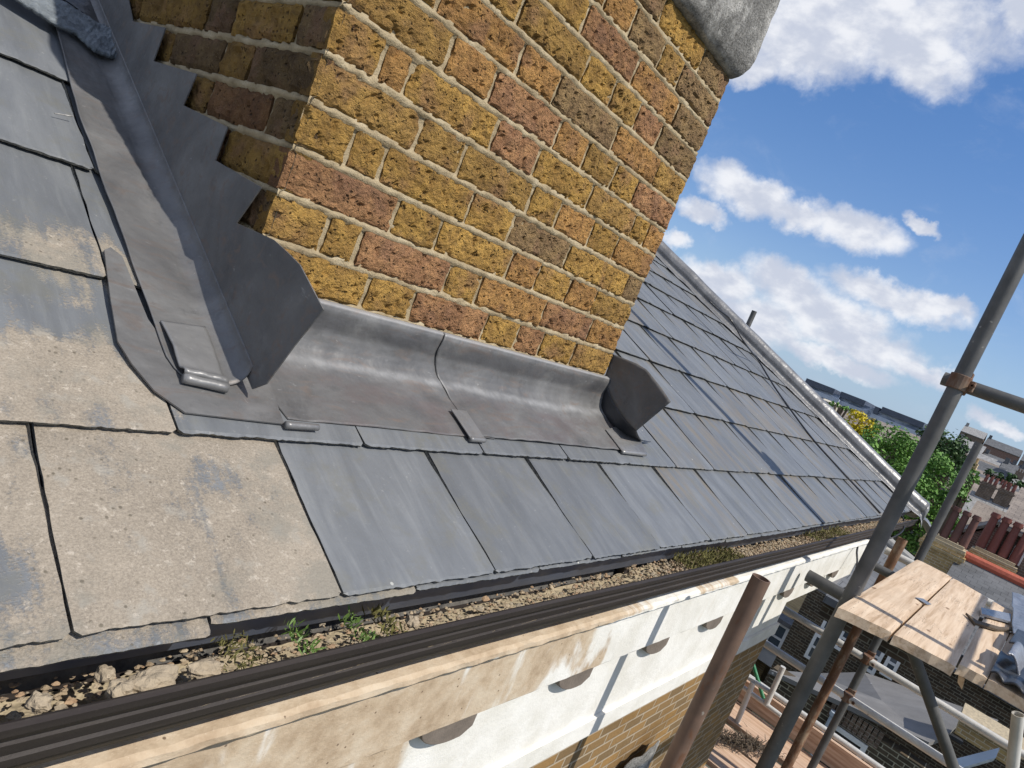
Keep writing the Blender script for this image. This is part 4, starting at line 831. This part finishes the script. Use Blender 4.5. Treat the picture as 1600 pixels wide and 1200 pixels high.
def win_px(parent, quad, X, **k):
    P = [px(u, v, X) for u, v in quad]; cy = sum(p.y for p in P) / 4; cz = sum(p.z for p in P) / 4
    w = abs((P[0].y + P[3].y) / 2 - (P[1].y + P[2].y) / 2); h = abs((P[0].z + P[1].z) / 2 - (P[2].z + P[3].z) / 2); return window(parent, X - .03, cy, cz, w, h, **k)
# -- low brick extension with the grey felt roof
XE = 14.0; zE = px(1300, 1093, XE).z; yE = px(1205, 1050, XE).y
ex = thing('brick_extension', (XE, 0, GZ), 'low brown brick rear extension with a flat grey felt roof, below the platform', 'extension')
m = MB(); yR = px(1455, 1157, XE).y; m.abox(XE, XE + .3, yR - 6, yE, GZ, zE - .12); m.build('wall', MAT['wall_flem'], ex)
b1, b2 = px(1275, 1053, 18.3), px(1352, 1052, 19.0)
rp = [px(1203, 1046, XE - .1), px(1250, 1068, XE - .1), px(1300, 1090, XE - .1), px(1400, 1136, XE - .1), px(1452, 1160, XE - .1), px(1478, 1151, XE + .6), px(1500, 1128, XE + 1.6), px(1560, 1125, XE + 3.6), px(1430, 1078, XE + 4.4), px(1350, 1050, XE + 4.5), px(1272, 1052, XE + 4.0)]
m = MB(); cx_ = sum((q for q in rp), Vector()) / len(rp); k_ = len(rp); m.add([cx_] + rp + [q - UZ * .09 for q in rp], [(0, 1 + (i + 1) % k_, 1 + i) for i in range(k_)] + [(1 + i, 1 + (i + 1) % k_, 1 + k_ + (i + 1) % k_, 1 + k_ + i) for i in range(k_)])
m.build('flat_roof', MAT['flatfelt'], ex)
for (u, v, X) in ((1448, 1132, XE + 1.6), (1530, 1124, XE + 3.2)):
    q = px(u, v, X); m = MB(); m.box(q, (.12, .05, .0), (.1, -.62, 0), (0, 0, .06)); m.build('roof_vent', MAT['felt'], ex)
# soldier arch, doorway and its frame
dP = [px(u, v, XE) for u, v in [(1302, 1128), (1356, 1163), (1330, 1215), (1280, 1180)]]
yd0, yd1 = dP[1].y, dP[0].y; zt = dP[0].z
m = MB(); m.abox(XE - .02, XE + .1, yd0, yd1, GZ, zt); m.build('doorway', MAT['cable'], ex)
m = MB(); m.abox(XE - .05, XE + .02, yd0 - .02, yd0 + .07, GZ, zt); m.abox(XE - .05, XE + .02, yd0 + .07, yd1, zt - .09, zt + .0); m.build('door_frame', MAT['white_frame'], ex)
m = MB(); yy = yd0 - .15
while yy < yd1 + .15: m.abox(XE - .012, XE + .02, yy, yy + .075, zt + .03, zt + .36); yy += .095
m.build('soldier_arch', flat and MAT['wall_brn'], ex)
m = MB(); q0, q1 = px(1303, 1121, XE - .1), px(1271, 1180, XE - .1); m.tube([q0, Vector((q0.x, q0.y, q1.z))], .075, 14); m.tube([q0 + Vector((0, 0, .02)), q0 + Vector((0, 0, .1))], .10, 14); edge_smooth(m.build('downpipe', MAT['pipe'], ex, smooth=True))
# -- chimney stub on the right end of the flat roof, white window under it
st = thing('chimney_stub', px(1520, 1190, XE + .3), 'low yellow brick chimney stub beside the flat felt roof', 'chimney')
a, b = px(1478, 1150, XE + .2), px(1600, 1120, XE + .2); m = MB(); m.abox(XE + .3, XE + 1.0, px(1610, 1165, XE).y, px(1490, 1150, XE).y, px(1540, 1185, XE).z, px(1500, 1134, XE).z); m.build('brickwork', MAT['wall_yel'], st)
m = MB(); m.abox(XE + .22, XE + 1.08, px(1615, 1165, XE).y, px(1485, 1150, XE).y, px(1500, 1134, XE).z, px(1500, 1134, XE).z + .12); m.build('coping', MAT['haunch'], st)
bw = thing('bay_roof', px(1530, 1200, XE - 1), 'pale blue flat bay roof at the bottom edge below the chimney stub', 'roof'); m = MB(); m.prism([px(1495, 1185, XE - .2), px(1562, 1168, XE - .2), px(1556, 1184, XE - .6), px(1488, 1204, XE - .6)], (.1, 0, -.1)); m.build('roof_sheet', MAT['pipe'], bw)
# -- dark rear house with white sash windows
XR = 19.3; rh = thing('rear_house', (XR, 0, GZ), 'dark shaded brick rear house with white sash windows under a red ridged grey slate roof', 'house')
zR = px(1305, 938, XR).z; yl = px(1243, 965, XR).y; yr = px(1800, 1160, XR).y
m = MB(); m.abox(XR, XR + 7, yr, yl, GZ, zR); m.build('wall', MAT['wall_dark'], rh)
for q in ([(1302, 943), (1322, 955), (1300, 993), (1281, 981)], [(1276, 988), (1296, 1000), (1276, 1037), (1256, 1024)], [(1372, 994), (1392, 1008), (1364, 1054), (1346, 1042)], [(1396, 1010), (1416, 1023), (1392, 1062), (1374, 1050)], [(1322, 975), (1338, 985), (1318, 1020), (1302, 1010)]): win_px(rh, q, XR, bars=0, sash=.075)
m = MB(); q0, q1 = px(1374, 990, XR - .1), px(1338, 1048, XR - .1); m.tube([q0, Vector((q0.x, q0.y, q1.z - 2))], .06, 12); edge_smooth(m.build('downpipe', MAT['pipe'], rh, smooth=True))
rgp = px(1502, 873, XR + 3.6); yq = rgp.y; zq = rgp.z
rt = [Vector((XR - .25, yr, zR - .02)), Vector((XR - .25, yq + .1, zR - .02)), Vector((XR + 3.6, yq + .1, zq)), Vector((XR + 3.6, yr, zq))]
m = MB(); m.prism(rt, (0, 0, .09)); m.prism([rt[3], rt[2], Vector((XR + 7.2, yq + .1, zR - .02)), Vector((XR + 7.2, yr, zR - .02))], (0, 0, .09)); m.build('roof', MAT['roof_grey'], rh)
m = MB(); m.tube([rgp + UZ * .12, Vector((rgp.x, yr, zq + .12))], .15, 10); m.build('ridge_tiles', MAT['ridge_tile'], rh)
m = MB(); m.prism([Vector((XR, yq - .05, zR)), Vector((XR + 3.6, yq - .05, zq)), Vector((XR + 7, yq - .05, zR))], (0, -.2, 0)); m.build('gable', MAT['wall_yelx'], rh)
m = MB(); m.abox(XR, XR + 7, yq + .12, yl + .05, zR, zR + .08); m.build('flat_lead', MAT['flatfelt'], rh)
# -- nearer slate roof just past the cornice end
ns = thing('adjoining_roof', (9, 0, -4), 'grey slate lean-to roof just past the end of the white cornice', 'roof')
rp = [px(1230, 962, 9.5), px(1300, 925, 9.5), px(1322, 910, 9.5), px(1420, 975, 9.5), px(1460, 915, 12.5), px(1418, 868, 12.5), px(1385, 842, 12.5), px(1345, 858, 11.5)]
rp = [px(1290, 930, 9.5), px(1440, 1010, 9.5), px(1452, 905, 12.6), px(1378, 842, 12.6)]
m = MB(); m.prism(rp, (0, 0, -.1)); m.build('slates', MAT['roof_grey'], ns)
m = MB(); m.prism([rp[0] + Vector((.15, 0, -.1)), rp[1] + Vector((.15, 0, -.1)), rp[1] + Vector((.15, 0, -.35)), rp[0] + Vector((.15, 0, -.35))], (.1, 0, 0)); m.build('wall', MAT['wall_dark'], ns)
m = MB(); m.tube([rp[3] + UZ * .03, rp[2] + UZ * .03], .09, 10); m.build('ridge', MAT['concrete'], ns)
# -- sunlit yellow garden side wall and bay with white window
yw = thing('yellow_side_house', (24, 4, GZ), 'sunlit yellow brick side house with a white bay window, seen past the wall corner', 'house')
XY = 24.0; yy = px(1237, 1000, XY).y + .35
m = MB(); m.abox(XY, XY + 9, yy, yy + 6, GZ, px(1225, 968, XY).z); m.abox(XY - 4, XY, yy + .9, yy + 6, GZ, px(1225, 1010, XY).z); m.build('wall', MAT['wall_yelx'], yw)
cw_ = px(1219, 990, XY); m = MB(); m.abox(XY - .5, XY, yy - .3, yy + .75, cw_.z - 1.0, cw_.z - .52); m.build('bay_base', MAT['white_frame'], yw)
window(yw, XY - .55, yy + .22, cw_.z, .95, 1.0, bars=1, sash=.09)
m = MB(); m.abox(XY - .5, XY, yy - .28, yy + .72, cw_.z - .51, cw_.z + .5); m.build('bay', MAT['dark_far'], yw); m = MB(); m.abox(XY - .7, XY, yy - .4, yy + .9, cw_.z + .51, cw_.z + .65); m.build('bay_roof', MAT['roof_grey'], yw)
# -- chimney stacks with clay pots
def stack_(u, v, X, w, d_, hz, n_, ph, pr_, lb, pm='terracotta', nm='pot_chimney'):
    c = px(u, v, X); t = thing(nm, (c.x, c.y, c.z - hz), lb, 'chimney', 'chimneys with clay pots'); m = MB(); x0, x1, y0, y1 = c.x, c.x + d_, c.y - w / 2, c.y + w / 2
    m.abox(x0, x1, y0, y1, c.z - hz, c.z - .42); m.abox(x0 - .04, x1 + .04, y0 - .04, y1 + .04, c.z - .42, c.z - .33); m.abox(x0 - .09, x1 + .09, y0 - .09, y1 + .09, c.z - .33, c.z - .22); m.abox(x0 - .04, x1 + .04, y0 - .04, y1 + .04, c.z - .22, c.z - .10); m.build('brickwork', MAT['wall_yel'], t)
    m = MB(); m.prism([(x0 - .02, y0 - .02, c.z - .10), (x1, y0 - .02, c.z - .10), (x1, y1 + .02, c.z - .10), (x0 - .02, y1 + .02, c.z - .10)], (0, 0, .06)); m.prism([(x0 + .08, y0 + .06, c.z - .04), (x1 - .06, y0 + .06, c.z - .04), (x1 - .06, y1 - .06, c.z - .04), (x0 + .08, y1 - .06, c.z - .04)], (0, 0, .09)); m.build('flaunching', MAT['haunch'], t)
    for i in range(n_):
        yy = y0 + w * (i + .5) / n_; m = MB(); q = Vector((x0 + d_ * .45, yy, c.z + .02)); r = pr_
        m.tube([q, q + UZ * ph * .02, q + UZ * ph * .88, q + UZ * ph * .881, q + UZ * ph * .95, q + UZ * ph * .951, q + UZ * ph], [r * 1.0, r * 1.0, r * .80, r * 1.02, r * 1.02, r * .88, r * .88], 18, hollow=.75); edge_smooth(m.build('pot', MAT[pm], t, smooth=True))
    return t
MAT['terr_brown'] = M('brown_clay_pot', flat((.13, .058, .045), .7, 4, .35))
stack_(1478, 846, 22.5, 1.0, .75, 6, 4, .98, .112, 'yellow chimney with four brown clay pots, left of the two near ones', 'terr_brown')
stack_(1554, 870, 23.5, 1.12, .75, 6, 4, 1.12, .125, 'yellow chimney with four dark red clay pots, right of the two near ones')
# -- brown house at the right edge, with pale windows
bh = thing('brown_house', (24, -8, GZ), 'brown brick house with pale blue windows at the right edge above the red ridge', 'house')
m = MB(); zb_ = px(1590, 836, 24).z; m.abox(24, 32, px(1800, 940, 24).y, px(1562, 846, 24).y, GZ, zb_); m.build('wall', MAT['wall_brn'], bh)
for q in ([(1586, 852), (1606, 860), (1592, 884), (1574, 876)], [(1573, 884), (1586, 890), (1576, 908), (1564, 902)]): win_px(bh, q, 24, mat='skylight', bars=0)
m = MB(); ya, yb = px(1800, 940, 24).y, px(1562, 846, 24).y; m.prism([(23.8, yb + .2, zb_), (23.8, ya, zb_), (28, ya, zb_ + 1.2), (28, yb + .2, zb_ + 1.2)], (0, 0, .1)); m.prism([(32.2, yb + .2, zb_), (32.2, ya, zb_), (28, ya, zb_ + 1.2), (28, yb + .2, zb_ + 1.2)], (0, 0, .1)); m.build('roof', MAT['roof_brown'], bh)
# -- generic gabled houses
def ghouse(u, v, X, w, dep, rise, wallm, roofm, lb, ridge='y', group=None, nwin=0, chim=False, zlow=None, nm='house'):
    """(u,v): left end of the eave that faces the camera"""
    c = px(u, v, X); t = thing(nm, (c.x, c.y, GZ), lb, 'house', group); y0, y1 = c.y - w, c.y; zb = GZ if zlow is None else zlow
    m = MB(); m.abox(X, X + dep, y0, y1, zb, c.z)
    if ridge == 'x': m.prism([(X, y0, c.z), (X, y1, c.z), (X, (y0 + y1) / 2, c.z + rise)], (dep, 0, 0))
    else: m.prism([(X, y0 + .02, c.z), (X + dep, y0 + .02, c.z), (X + dep / 2, y0 + .02, c.z + rise)], (0, w - .04, 0))
    m.build('wall', MAT[wallm], t); m = MB(); e = .25
    if ridge == 'y':
        for (xa, xb) in ((X - e, X + dep / 2), (X + dep + e, X + dep / 2)): m.prism([(xa, y0 - .1, c.z - .12), (xa, y1 + .1, c.z - .12), (xb, y1 + .1, c.z + rise + .02), (xb, y0 - .1, c.z + rise + .02)], (0, 0, .12))
    else:
        ym = (y0 + y1) / 2
        for ya in (y0 - e, y1 + e): m.prism([(X - .1, ya, c.z - .12), (X - .1, ym, c.z + rise + .02), (X + dep, ym, c.z + rise + .02), (X + dep, ya, c.z - .12)], (0, 0, .12))
    m.build('roof', MAT[roofm], t)
    for i in range(nwin): window(t, X - .02, y0 + w * (i + .5) / nwin, c.z - 1.3, .9, 1.3, bars=0)
    if chim:
        m = MB(); m.abox(X + dep / 2 - .3, X + dep / 2 + .3, y1 - .75, y1 - .1, c.z, c.z + rise + .8); m.abox(X + dep / 2 - .35, X + dep / 2 + .35, y1 - .8, y1 - .05, c.z + rise + .62, c.z + rise + .72); m.build('chimney', MAT['wall_brn'], t)
        for k in range(3):
            q = Vector((X + dep / 2, y1 - .65 + k * .22, c.z + rise + .8)); m = MB(); m.tube([q, q + UZ * .4], [.085, .07], 10); m.build('pot', MAT['terracotta'], t)
    return t
ghouse(1494, 838, 27.5, 3.2, 5, 1.6, 'wall_red', 'roof_brown', 'small pinkish gable between the two near potted chimneys', 'x')
gh = ghouse(1505, 826, 31, 8.5, 3.5, 1.0, 'wall_brn', 'roof_brown', 'dark brown tiled house behind the near potted chimneys', 'y', nwin=3)
RG = 'terraced roofs in the middle distance'
for i, (u, v, X, w, dep, rise, wm, rm, rd, lb) in enumerate([
    (1496, 808, 40, 4.6, 4.5, 1.3, 'wall_brn', 'roof_pale', 'y', 'pale slate terraced house, nearest the big tree, behind the potted chimneys'),
    (1524, 820, 40, 4.6, 4.5, 1.3, 'wall_brn', 'roof_pale', 'y', 'pale slate terraced house, second from the big tree'),
    (1553, 832, 40, 4.6, 4.5, 1.3, 'wall_red', 'roof_pale', 'y', 'pale slate terraced house, third from the big tree'),
    (1582, 845, 40, 5.6, 4.5, 1.3, 'wall_brn', 'roof_brown', 'y', 'brown tiled end house of the pale terrace, at the right edge'),
    (1500, 796, 62, 6, 8, 2.2, 'wall_yel', 'roof_brown', 'x', 'buff gabled house above the pale terrace, left of its row'),
    (1528, 806, 62, 7, 8, 2.0, 'wall_yel', 'roof_pale', 'y', 'long buff house with pale roof above the terrace'),
    (1563, 820, 62, 8, 8, 2.0, 'wall_red', 'roof_brown', 'y', 'red brick house with brown roof above the terrace, at the right edge')]):
    ghouse(u, v, X, w, dep, rise, wm, rm, lb, rd, RG, nwin=2 if X < 50 else 3, chim=(rd == 'y'))
# -- far town climbing a low hill
hl = MB()
def hillz(x, y): return GZ + 17 * max(0, min(1, (x - 120) / 260)) + 5 * mn.noise(Vector((x * .006, y * .006, 0)))
hl.grid(lambda a, b: Vector((100 + a * 900, -420 + b * 900, hillz(100 + a * 900, -420 + b * 900) - (2 if a == 0 else 0))), 40, 40); tag(hl.build('hill', MAT['ground'], smooth=True), kind='structure')
rg2 = random.Random(9); n_t = 0
rows_ = [(105, 'nearest'), (150, 'second'), (205, 'third'), (270, 'fourth'), (330, 'highest')]
for X, wd in rows_:
    u = 1478
    while u < 1640:
        q = px(u, 719 - 0, X); yy = q.y; w = rg2.uniform(6, 10) * (X / 150) ** .3; zt = hillz(X, yy) + rg2.uniform(5, 7.5)
        m = MB(); t = thing('terraced_house', (X, yy, hillz(X, yy) - 3), 'small hazy %s house on the far hillside at the right, %s row' % (rg2.choice(['brick', 'pale', 'slate roofed']), wd), 'house', 'houses on the far hillside'); 
        t['label'] = 'small house on the far hillside at the right, %s row' % wd
        m.abox(X, X + 9, yy - w, yy, hillz(X, yy) - 4, zt); m.build('wall', MAT[rg2.choice(['wall_brn', 'wall_red', 'render_far', 'wall_yel'])], t); m = MB()
        for (xa, xb) in ((X - .3, X + 4.5), (X + 9.3, X + 4.5)): m.prism([(xa, yy - w, zt - .1), (xa, yy, zt - .1), (xb, yy, zt + 2.8), (xb, yy - w, zt + 2.8)], (0, 0, .2))
        m.abox(X + 3.9, X + 5.1, yy - 1.2, yy - .2, zt + 1.8, zt + 4.2); m.build('roof', MAT[rg2.choice(['roof_grey', 'roof_brown', 'roof_grey', 'roof_pale'])], t)
        y2 = yy - w - rg2.choice([0.02, .02, .5]); du = 1
        while px(u + du, 719, X).y > y2: du += 1
        u += du
rg3 = random.Random(21)
for X, zt0, wd in ((50, -2.0, 'nearest row'), (74, -1.7, 'middle row'), (92, -1.1, 'farthest row')):
    u = 1484
    while u < 1615:
        yy = px(u, 740, X).y; w = rg3.uniform(3.6, 5.5) * (X / 50) ** .3; zt = zt0 + rg3.uniform(-.3, .3); ris = rg3.uniform(1.0, 1.8)
        t = thing('rooftop_house', (X, yy, GZ), 'small brick house among dark rooftops above the pale terrace, %s' % wd, 'house', 'rows of dark rooftops, %s' % wd)
        m = MB(); m.abox(X, X + 7, yy - w, yy, GZ, zt); m.build('wall', MAT[rg3.choice(['wall_brn', 'wall_red', 'wall_yel', 'wall_dark'])], t); m = MB()
        for (xa, xb) in ((X - .2, X + 3.5), (X + 7.2, X + 3.5)): m.prism([(xa, yy - w, zt - .08), (xa, yy, zt - .08), (xb, yy, zt + ris), (xb, yy - w, zt + ris)], (0, 0, .12))
        m.build('roof', MAT[rg3.choice(['roof_grey', 'roof_brown', 'roof_grey', 'roof_pale'])], t); m = MB()
        m.abox(X + 3.1, X + 3.9, yy - .9, yy - .05, zt + .5, zt + ris + .8)
        for k in range(3): m.tube([(X + 3.5, yy - .75 + k * .25, zt + ris + .8), (X + 3.5, yy - .75 + k * .25, zt + ris + 1.15)], .08, 8)
        m.build('chimney', MAT[rg3.choice(['wall_brn', 'wall_yel', 'wall_red'])], t)
        y2 = yy - w - .03; du = 1
        while px(u + du, 740, X).y > y2: du += 1
        u += du
# -- flats on the skyline
def flats(pts, X, dep, mat, nm, lb, tops=(), strips=(), group='slab blocks on the skyline'):
    c = px(*pts[0], X); t = thing(nm, (X, c.y, GZ), lb, 'flats', group)
    def rect(a, b, hh, xo=0):       # from pixel a to pixel b along the top edge, going down by hh metres
        p, q = px(*a, X), px(*b, X); zt = (p.z + q.z) / 2; return (X + xo, X + dep, q.y, p.y, zt - hh, zt)
    m = MB(); m.abox(*rect(pts[0], pts[1], 60)); m.build('wall', MAT[mat], t)
    for (a, b, hh) in tops: m = MB(); m.abox(*rect(a, b, hh, -1)); m.build('top_storey', MAT['dark_far'], t)
    for (a, b, hh, k) in strips: m = MB(); m.abox(*rect(a, b, hh, -.6)); m.build('facade_band', MAT[k], t)
XFl = 230
MAT['band'] = M('window_band', flat((.42, .47, .55), .3, .5, .25)); MAT['band_d'] = M('dark_window_band', flat((.09, .11, .15), .3, .5, .35))
flats([(1225, 580), (1262, 600)], XFl, 18, 'glaze_far', 'apartment_block', 'leftmost blue-grey slab of flats on the skyline, beside the hip lead')
flats([(1253, 595), (1312, 618)], XFl - 6, 18, 'glaze_far', 'apartment_block', 'second slab of flats on the skyline with a dark top storey', [((1262, 591), (1306, 609), 1.7)], [((1256, 602), (1312, 625), 1.3, 'band'), ((1258, 611), (1311, 632), 1.0, 'band_d')])
flats([(1308, 616), (1362, 637)], XFl - 4, 18, 'glaze_far', 'apartment_block', 'third slab of flats on the skyline, dark top storey, behind the yellow tree', [((1316, 612), (1354, 627), 1.7)], [((1309, 624), (1362, 645), 1.3, 'band'), ((1310, 633), (1360, 653), 1.0, 'band_d')])
flats([(1360, 636), (1452, 671)], XFl - 8, 18, 'glaze_far', 'apartment_block', 'rightmost long slab of flats on the skyline beside the tall pole', [((1380, 636), (1446, 661), 1.7), ((1369, 635), (1376, 638), 2)], [((1362, 646), (1450, 680), 1.3, 'band'), ((1363, 654), (1450, 688), 1.0, 'band_d')])
ghouse(1236, 612, 170, 14, 12, 1.0, 'wall_red', 'roof_brown', 'long dark red brick block below the flats, next to the hip lead', 'y', nm='brick_block', nwin=0)
ghouse(1362, 662, 170, 16, 12, 1.2, 'wall_red', 'roof_brown', 'dark red brick block behind the yellow tree', 'y', nm='brick_block')
ghouse(1258, 640, 110, 19, 14, 1.8, 'wall_brn', 'roof_brown', 'wide brown roof behind the yellow tree', 'y', nm='brick_block')
lt = ghouse(1285, 624, 100, 1.3 * 1.6, 3, .1, 'render_far', 'render_far', 'tiny cream building with dark openings beside the hip lead', 'y', nm='cream_building')
# -- trees
def leafblob(mb, c, r, n_, s, rr):
    for i in range(n_):
        d_ = Vector((rr.gauss(0, 1), rr.gauss(0, 1), rr.gauss(0, 1))).normalized(); k = r * (rr.random() ** .28) * (1 + .32 * mn.noise(d_ * 2.3 + c * .4))
        q = c + d_ * k; a = Vector((rr.gauss(0, 1), rr.gauss(0, 1), rr.gauss(0, 1))).normalized(); nrm = (d_ + a * .8 + UZ * .3).normalized(); t1 = nrm.cross(a).normalized() * s * rr.uniform(.6, 1.3); t2 = nrm.cross(t1).normalized() * s * rr.uniform(.4, .8)
        mb.add([q - t1, q + t2, q + t1, q - t2], [(0, 1, 2, 3)])
def tree(name, blobs, X, s, n_, mat, lb, cat='tree', group='trees beyond the roofs', dense=1.0, seed=1):
    rr = random.Random(seed); cs = [(px(u, v, X + rr.uniform(-1, 1) * X * .03), rpx * X * 1.05 / FO * 1.05) for u, v, rpx in blobs]
    cen = sum((c for c, r in cs), Vector()) / len(cs); t = thing(name, (cen.x, cen.y, GZ), lb, cat, group); m = MB(); tw = MB()
    top = min(c.z for c, r in cs); base = Vector((cen.x, cen.y, GZ)); h = top - GZ
    tw.tube([base, base + Vector((.1, 0, h * .5)), Vector((cen.x, cen.y, top))], [h * .045, h * .035, h * .02], 10)
    for c, r in cs:
        tw.tube([Vector((cen.x, cen.y, GZ + h * .55)), c.lerp(Vector((cen.x, cen.y, top)), .4), c], [h * .02, h * .012, h * .004], 6)
        sub = int(6 + r * 3)
        leafblob(m, c, r * .72, int(n_ * r * r * .25), s, rr)
        for j in range(sub):
            d_ = Vector((rr.gauss(0, 1), rr.gauss(0, 1), rr.gauss(0, 1))).normalized(); leafblob(m, c + d_ * r * rr.uniform(.45, .8), r * rr.uniform(.26, .42), int(n_ * r * r * .09), s, rr)
    m.build('crown', MAT[mat], t); tw.build('trunk', MAT['bark'], t); return t
tree('broadleaf_tree', [(1362, 690, 26), (1395, 712, 40), (1352, 702, 24), (1412, 760, 44), (1430, 728, 40), (1372, 735, 34), (1455, 790, 40), (1425, 812, 40), (1400, 690, 24), (1430, 850, 34), (1470, 755, 30), (1475, 812, 24)], 36, .085, 620, 'fol', 'large bright green broadleaf tree behind the hip end and the tall pole', seed=2)
tree('broadleaf_tree', [(1480, 692, 24), (1497, 710, 20), (1470, 712, 26), (1490, 733, 22), (1462, 690, 18), (1450, 730, 22), (1497, 745, 14), (1445, 676, 12)], 44, .10, 560, 'fol_dark', 'dark green tree right of the tall pole, rising above the bright tree', seed=3)
tree('yellow_tree', [(1342, 660, 17), (1352, 668, 15), (1330, 668, 12), (1358, 674, 10), (1340, 676, 12)], 62, .12, 420, 'fol_yel', 'small bright yellow tree in front of the brown roofs', seed=4)
tree('green_bush', [(1318, 662, 8), (1372, 668, 9), (1366, 662, 7)], 66, .13, 350, 'fol', 'green tree crown beside the yellow tree', seed=5)
tree('green_bush', [(1300, 632, 5), (1310, 635, 6), (1320, 638, 6), (1330, 642, 5)], 90, .2, 200, 'fol', 'low green tree line on the brown roofs left of the yellow tree', seed=6)
tree('green_bush', [(1521, 743, 9), (1524, 750, 7), (1518, 736, 6)], 50, .11, 420, 'fol', 'small round green tree right of the second scaffold pole', seed=7)
tree('green_bush', [(1500, 775, 9), (1495, 782, 8), (1510, 780, 6)], 33, .09, 420, 'fol', 'leafy green bush left of the potted chimneys', seed=8)
tree('garden_tree', [(1392, 880, 16), (1436, 878, 20), (1445, 900, 16)], 24, .09, 420, 'fol_dark', 'dark shaded tree low behind the gutter end', seed=9)
tree('garden_tree', [(1560, 745, 8), (1580, 752, 9), (1545, 738, 6), (1600, 760, 8)], 85, .2, 240, 'fol_dark', 'line of dark trees across the far roofs at the right', seed=10)

# guard rail outside the frame on the open side of the platform; its shadow crosses the boards
htube('scaffold_tube', (1.6, -1.85, .44), (6.5, -1.85, .44), .0265, 'galv', 'guard rail tube on the open side of the platform, casting the shadow along the boards')
